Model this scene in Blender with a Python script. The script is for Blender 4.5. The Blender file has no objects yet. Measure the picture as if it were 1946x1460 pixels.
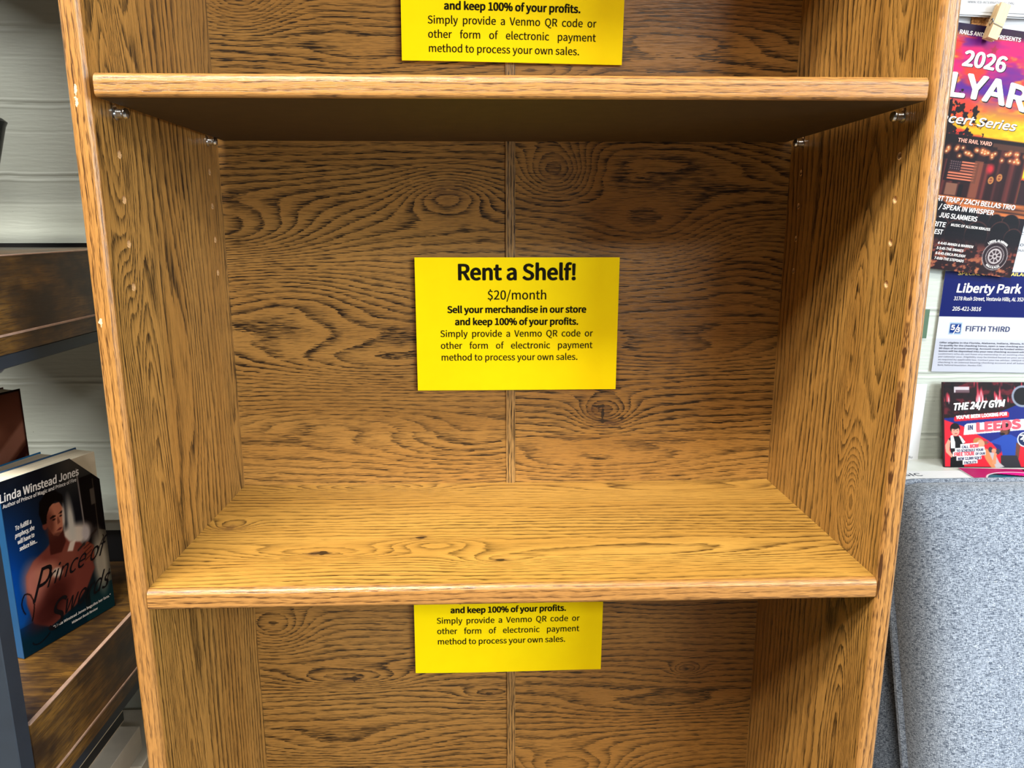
import bpy, math, random
import numpy as np
from mathutils import Vector, Matrix

S = bpy.context.scene
COL = S.collection

# ------------------------------------------------------------------ camera
ZO = 0.95                                   # height of the fixed shelf above the floor
cam_d = bpy.data.cameras.new('camera')
cam_d.sensor_fit = 'HORIZONTAL'; cam_d.sensor_width = 36.0
cam_d.lens = 1405.64 / 1946.0 * 36.0
cam_d.clip_start = 0.01
cam = bpy.data.objects.new('camera', cam_d); COL.objects.link(cam)
yaw, pitch, roll = 0.0325, -0.2101, -0.0009
fw = Vector((math.sin(yaw) * math.cos(pitch), math.cos(yaw) * math.cos(pitch), math.sin(pitch)))
ri = Vector((math.cos(yaw), -math.sin(yaw), 0)); up = ri.cross(fw)
r2 = ri * math.cos(roll) + up * math.sin(roll); u2 = -ri * math.sin(roll) + up * math.cos(roll)
cam.matrix_world = Matrix((( r2.x, u2.x, -fw.x, -0.022), (r2.y, u2.y, -fw.y, -0.7903), (r2.z, u2.z, -fw.z, ZO + 0.2816), (0, 0, 0, 1)))
S.camera = cam

# ------------------------------------------------------------------ world, lights, exposure
wd = bpy.data.worlds.new('room_ambient'); S.world = wd; wd.use_nodes = True
wd.node_tree.nodes['Background'].inputs[0].default_value = (1.0, 0.95, 0.88, 1)
wd.node_tree.nodes['Background'].inputs[1].default_value = 0.03

def area(name, loc, target, sx, sy, watts, col):
    l = bpy.data.lights.new(name, 'AREA'); l.shape = 'RECTANGLE'; l.size = sx; l.size_y = sy
    l.energy = watts; l.color = col
    o = bpy.data.objects.new(name, l); COL.objects.link(o); o.location = loc
    o.rotation_euler = (Vector(target) - Vector(loc)).to_track_quat('-Z', 'Y').to_euler()
    return o
area('ceiling_or_fill_light', (-0.55, -1.25, 2.60), (-0.55, -1.25, 0), 1.1, 0.24, 86, (1.0, 0.95, 0.84))
area('ceiling_or_fill_light', (1.7, -3.2, 2.60), (1.7, -3.2, 0), 1.2, 0.5, 100, (1.0, 0.96, 0.88))
area('ceiling_or_fill_light', (-2.1, -1.7, 2.60), (-2.1, -1.7, 0), 0.9, 0.3, 72, (1.0, 0.96, 0.88))  # fill lamp added to brighten the dim wall and unit at left
area('window_daylight', (2.3, -1.9, 1.6), (0.0, -0.1, 1.15), 1.0, 1.4, 75, (0.84, 0.93, 1.0))

S.view_settings.view_transform = 'Standard'; S.view_settings.look = 'None'
S.view_settings.exposure = 0.6; S.view_settings.gamma = 1.0; S.view_settings.use_curve_mapping = False

# ------------------------------------------------------------------ colour + node helpers
def lin(c):
    out = []
    for v in c[:3]:
        v = v / 255.0
        out.append(v / 12.92 if v <= 0.04045 else ((v + 0.055) / 1.055) ** 2.4)
    return (out[0], out[1], out[2], 1.0)

class NT:
    def __init__(s, name):
        s.m = bpy.data.materials.new(name); s.m.use_nodes = True
        s.t = s.m.node_tree; s.n = s.t.nodes; s.l = s.t.links
        s.b = s.n['Principled BSDF']
    def set(s, sock, v):
        if isinstance(v, bpy.types.NodeSocket): s.l.new(v, sock)
        else: sock.default_value = v
    def math(s, op, a, b=0.0, c=None, clamp=False):
        n = s.n.new('ShaderNodeMath'); n.operation = op; n.use_clamp = clamp
        s.set(n.inputs[0], a); s.set(n.inputs[1], b)
        if c is not None: s.set(n.inputs[2], c)
        return n.outputs[0]
    def vec(s, op, a, b=None, c=None):
        n = s.n.new('ShaderNodeVectorMath'); n.operation = op
        s.set(n.inputs[0], a)
        if b is not None: s.set(n.inputs[1], b)
        if c is not None: s.set(n.inputs[2], c)
        return n.outputs['Value'] if op in ('DOT_PRODUCT', 'LENGTH') else n.outputs[0]
    def xyz(s, x, y, z=0.0):
        n = s.n.new('ShaderNodeCombineXYZ')
        for i, v in enumerate((x, y, z)): s.set(n.inputs[i], v)
        return n.outputs[0]
    def sep(s, v):
        n = s.n.new('ShaderNodeSeparateXYZ'); s.l.new(v, n.inputs[0]); return n.outputs
    def noise(s, vec, scale=1.0, detail=1.0, rough=0.5):
        n = s.n.new('ShaderNodeTexNoise'); s.l.new(vec, n.inputs['Vector'])
        n.inputs['Scale'].default_value = scale; n.inputs['Detail'].default_value = detail
        n.inputs['Roughness'].default_value = rough
        return n.outputs['Fac']
    def smooth(s, v, a, b, lo=0.0, hi=1.0):
        n = s.n.new('ShaderNodeMapRange'); n.interpolation_type = 'SMOOTHSTEP'
        s.set(n.inputs[0], v); s.set(n.inputs[1], a); s.set(n.inputs[2], b); s.set(n.inputs[3], lo); s.set(n.inputs[4], hi)
        return n.outputs[0]
    def mix(s, f, a, b):
        n = s.n.new('ShaderNodeMix'); n.data_type = 'RGBA'
        s.set(n.inputs[0], f); s.set(n.inputs[6], a); s.set(n.inputs[7], b)
        return n.outputs[2]
    def coord(s):
        return s.n.new('ShaderNodeTexCoord').outputs['Object']
    def bump(s, h, strength, dist):
        n = s.n.new('ShaderNodeBump'); s.set(n.inputs['Height'], h)
        n.inputs['Strength'].default_value = strength; n.inputs['Distance'].default_value = dist
        s.l.new(n.outputs[0], s.b.inputs['Normal'])
    def fin(s, col, rough=0.5, metal=0.0, spec=0.5):
        s.set(s.b.inputs['Base Color'], col); s.set(s.b.inputs['Roughness'], rough)
        s.b.inputs['Metallic'].default_value = metal; s.b.inputs['Specular IOR Level'].default_value = spec
        return s.m

def plain(name, c, rough=0.5, metal=0.0, spec=0.5, var=0.06, scale=40):
    t = NT(name); n = t.noise(t.coord(), scale, 3)
    a = lin(c); lo = tuple(v * (1 - var) for v in a[:3]) + (1,); hi = tuple(min(1, v * (1 + var)) for v in a[:3]) + (1,)
    return t.fin(t.mix(t.smooth(n, .3, .7), lo, hi), rough, metal, spec)

def printed(name, rough=0.4):
    t = NT(name); a = t.n.new('ShaderNodeAttribute'); a.attribute_name = 'ink'
    return t.fin(t.vec('MULTIPLY', a.outputs['Color'], (.60, .60, .60)), rough, 0, .06)

def gauss(t, uv, items, acc):
    for u0, v0, su, sv, amp in items:
        d = t.vec('MULTIPLY_ADD', uv, (1 / su, 1 / sv, 0), (-u0 / su, -v0 / sv, 0))
        e = t.math('POWER', 0.36788, t.vec('DOT_PRODUCT', d, d))
        acc = t.math('MULTIPLY_ADD', e, amp, acc)
    return acc

def wood(name, ax, F=120, bumps=(), spots=(), seams=(), light=(205, 150, 84), dark=(92, 57, 26), seed=0.0, A1=7.0, pore=1.0, rough=0.36, fine=1.0, tk=1.0, tl=1.0, chips=(), cracks=(), bk=1.0):
    """printed oak laminate: u runs along the grain, v across it (metres in the object's own space)"""
    t = NT(name); c = t.sep(t.coord()); ix = {'X': 0, 'Y': 1, 'Z': 2}
    u = c[ix[ax[0]]]; v = c[ix[ax[1]]]
    if len(ax) > 2: v = t.math('ADD', v, c[ix[ax[2]]])
    uv = t.xyz(u, v, 0.0); sd = seed
    off = 0.0
    for i, sm in enumerate(seams):
        off = t.math('ADD', t.math('GREATER_THAN', v, sm), off)
    sd = t.math('MULTIPLY_ADD', off, 5.3, seed)
    uvs = t.xyz(u, v, sd)
    def nz(a, b, det=1.0, r=.5):
        return t.noise(t.vec('MULTIPLY', uvs, (a, b, 1.0)), 1.0, det, r)
    w1 = t.math('SUBTRACT', nz(2.2, 7.5, 1), .5)
    w2 = t.math('SUBTRACT', nz(11, 42, 1.5), .5)
    f = t.math('MULTIPLY_ADD', v, F, t.math('MULTIPLY', sd, .37))
    f = t.math('MULTIPLY_ADD', w1, A1, f)
    f = t.math('MULTIPLY_ADD', w2, 1.3, f)
    f = gauss(t, uv, bumps, f)
    f = t.math('MULTIPLY_ADD', t.math('SUBTRACT', nz(90, 1000), .5), .45, f)
    p = t.math('FRACT', f)
    band = t.math('MULTIPLY', t.math('POWER', t.math('SUBTRACT', 1.0, p), 1.8), t.smooth(p, 0.0, .1))
    n1 = nz(42 * tl, 1250 * tk, 1.5)
    po = t.smooth(t.math('MULTIPLY_ADD', band, .20, n1), .57, .66)
    n2 = nz(26 * tl, 700 * tk, 1)
    po2 = t.smooth(t.math('MULTIPLY_ADD', band, .12, n2), .60, .70)
    rnd = t.smooth(nz(6, 30, 2), .3, .62)
    pt = t.smooth(nz(1.6, 13, 1), .36, .62, .35, 1.0)
    band = t.math('MULTIPLY', band, pt)
    d = t.math('MULTIPLY', po, t.math('MULTIPLY_ADD', band, .75, .42 * pore))
    d = t.math('MULTIPLY_ADD', po2, .30 * pore, d)
    n4 = nz(120, 2600 * tk, 1)
    d = t.math('MULTIPLY_ADD', t.smooth(n4, .52, .66), .22 * pore, d)
    d = t.math('MULTIPLY_ADD', t.math('MULTIPLY', band, rnd), .42 * bk, d)
    d = t.math('MULTIPLY', d, fine, clamp=True)
    tone = t.smooth(nz(3, 22, 2), .32, .7)
    L = lin(light); L2 = tuple(v * k for v, k in zip(L[:3], (.84, .78, .70))) + (1,)
    base = t.mix(t.math('MULTIPLY', tone, .75), L, L2)
    col = t.mix(t.math('MULTIPLY', d, 1.0), base, lin(dark))
    if spots:
        m = gauss(t, uv, spots, 0.0)
        m = t.math('MULTIPLY', m, t.smooth(nz(120, 320, 2), .30, .58), clamp=True)
        col = t.mix(t.math('MULTIPLY', m, .75), col, lin((74, 47, 32)))
    if cracks:
        m = gauss(t, uv, cracks, 0.0)
        m = t.smooth(t.math('MULTIPLY_ADD', t.math('SUBTRACT', nz(160, 420, 2), .5), 1.3, m), .45, .62)
        col = t.mix(t.math('MULTIPLY', m, .92), col, lin((30, 19, 11)))
    if chips:
        m = gauss(t, uv, chips, 0.0)
        m = t.smooth(t.math('MULTIPLY_ADD', t.math('SUBTRACT', nz(400, 500, 2), .5), 1.5, m), .55, .65)
        col = t.mix(m, col, lin((206, 176, 140)))
    t.bump(t.math('MULTIPLY', d, -1.0), .25, .0006)
    return t.fin(col, rough, 0, .5)

# ------------------------------------------------------------------ mesh helpers
def tag(o, label, cat, group=None):
    o['label'] = label; o['category'] = cat
    if group: o['group'] = group
    return o
def empty(name, loc, rz=0.0, label=None, cat=None, group=None):
    o = bpy.data.objects.new(name, None); COL.objects.link(o); o.location = loc; o.rotation_euler = (0, 0, rz)
    o.empty_display_size = .05
    if label: tag(o, label, cat, group)
    return o

class MB:
    def __init__(s): s.v = []; s.f = []; s.mi = []
    def add(s, vs, fs, mi=0):
        k = len(s.v); s.v += [tuple(p) for p in vs]
        for f in fs: s.f.append(tuple(i + k for i in f)); s.mi.append(mi)
    def box(s, a, b, mi=0, bev=0.0):
        x0, y0, z0 = a; x1, y1, z1 = b
        if bev <= 0:
            s.add([(x0, y0, z0), (x1, y0, z0), (x1, y1, z0), (x0, y1, z0), (x0, y0, z1), (x1, y0, z1), (x1, y1, z1), (x0, y1, z1)],
                  [(0, 3, 2, 1), (4, 5, 6, 7), (0, 1, 5, 4), (1, 2, 6, 5), (2, 3, 7, 6), (3, 0, 4, 7)], mi)
            return
        # chamfered box
        c = bev; V = []; idx = {}
        for sx in (0, 1):
            for sy in (0, 1):
                for sz in (0, 1):
                    P = [(x0, x1)[sx], (y0, y1)[sy], (z0, z1)[sz]]; D = [(1, -1)[sx], (1, -1)[sy], (1, -1)[sz]]
                    for k in range(3):
                        q = list(P)
                        for j in range(3):
                            if j != k: q[j] += D[j] * c
                        idx[(sx, sy, sz, k)] = len(V); V.append(q)
        F = []
        for k in range(3):
            for sd in (0, 1):
                o = [j for j in range(3) if j != k]; L = []
                for a_, b_ in ((0, 0), (1, 0), (1, 1), (0, 1)):
                    key = [0, 0, 0]; key[k] = sd; key[o[0]] = a_; key[o[1]] = b_; L.append(idx[tuple(key) + (k,)])
                F.append(L)
        for k in range(3):                       # edge chamfers
            o = [j for j in range(3) if j != k]
            for a_ in (0, 1):
                for b_ in (0, 1):
                    q = []
                    for e in (0, 1):
                        key = [0, 0, 0]; key[k] = e; key[o[0]] = a_; key[o[1]] = b_; q.append(tuple(key))
                    F.append([idx[q[0] + (o[0],)], idx[q[0] + (o[1],)], idx[q[1] + (o[1],)], idx[q[1] + (o[0],)]])
        for sx in (0, 1):
            for sy in (0, 1):
                for sz in (0, 1): F.append([idx[(sx, sy, sz, k)] for k in range(3)])
        s.add(V, F, mi)
    def prism(s, prof, axis, a, b, mi=0, caps=True, mis=None):
        """extrude a closed 2-D profile along an axis; profile coords are the other two axes in order"""
        n = len(prof); V = []
        for w in (a, b):
            for p in prof:
                q = [0, 0, 0]; o = [j for j in range(3) if j != axis]
                q[axis] = w; q[o[0]] = p[0]; q[o[1]] = p[1]; V.append(q)
        k = len(s.v); s.v += [tuple(p) for p in V]
        for i in range(n):
            j = (i + 1) % n; s.f.append((k + i, k + j, k + n + j, k + n + i)); s.mi.append(mis[i] if mis else mi)
        if caps:
            s.f.append(tuple(k + i for i in range(n))); s.mi.append(mi)
            s.f.append(tuple(k + n + i for i in range(n))); s.mi.append(mi)
    def lathe(s, c, axis, prof, n=20, mi=0):
        """profile of (radius, offset along axis)"""
        axis = Vector(axis).normalized(); a = axis.orthogonal().normalized(); b = axis.cross(a); c = Vector(c)
        V = []; F = []; m = len(prof)
        for r, h in prof:
            for i in range(n):
                t = 2 * math.pi * i / n; V.append(c + axis * h + (a * math.cos(t) + b * math.sin(t)) * r)
        for j in range(m - 1):
            for i in range(n):
                F.append((j * n + i, j * n + (i + 1) % n, (j + 1) * n + (i + 1) % n, (j + 1) * n + i))
        F.append(tuple(range(n))); F.append(tuple((m - 1) * n + i for i in range(n)))
        s.add(V, F, mi)
    def tube(s, pts, r, n=10, mi=0, closed=False):
        pts = [Vector(p) for p in pts]; m = len(pts); V = []; F = []
        prev = None
        for i, p in enumerate(pts):
            if closed: d = pts[(i + 1) % m] - pts[i - 1]
            else: d = pts[min(i + 1, m - 1)] - pts[max(i - 1, 0)]
            d.normalize()
            a = d.orthogonal().normalized() if prev is None else (prev - d * prev.dot(d)).normalized()
            prev = a; b = d.cross(a)
            for k in range(n):
                t = 2 * math.pi * k / n; V.append(p + (a * math.cos(t) + b * math.sin(t)) * r)
        for i in range(m if closed else m - 1):
            j = (i + 1) % m
            for k in range(n): F.append((i * n + k, i * n + (k + 1) % n, j * n + (k + 1) % n, j * n + k))
        if not closed: F.append(tuple(range(n))); F.append(tuple((m - 1) * n + k for k in range(n)))
        s.add(V, F, mi)
    def build(s, name, mats, parent=None, smooth=False, loc=None, rot=None, recalc=True):
        me = bpy.data.meshes.new(name); me.from_pydata(s.v, [], s.f); me.update()
        for m in (mats if isinstance(mats, (list, tuple)) else [mats]): me.materials.append(m)
        me.polygons.foreach_set('material_index', s.mi)
        if recalc:
            import bmesh
            bm = bmesh.new(); bm.from_mesh(me); bmesh.ops.recalc_face_normals(bm, faces=bm.faces); bm.to_mesh(me); bm.free()
        if smooth:
            me.polygons.foreach_set('use_smooth', [True] * len(me.polygons))
            me.set_sharp_from_angle(angle=math.radians(38))
        o = bpy.data.objects.new(name, me); COL.objects.link(o)
        if parent: o.parent = parent
        if loc: o.location = loc
        if rot: o.rotation_euler = rot
        return o

def arc(cx, cy, r, a0, a1, n):
    return [(cx + r * math.cos(math.radians(a0 + (a1 - a0) * i / n)), cy + r * math.sin(math.radians(a0 + (a1 - a0) * i / n))) for i in range(n + 1)]

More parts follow.
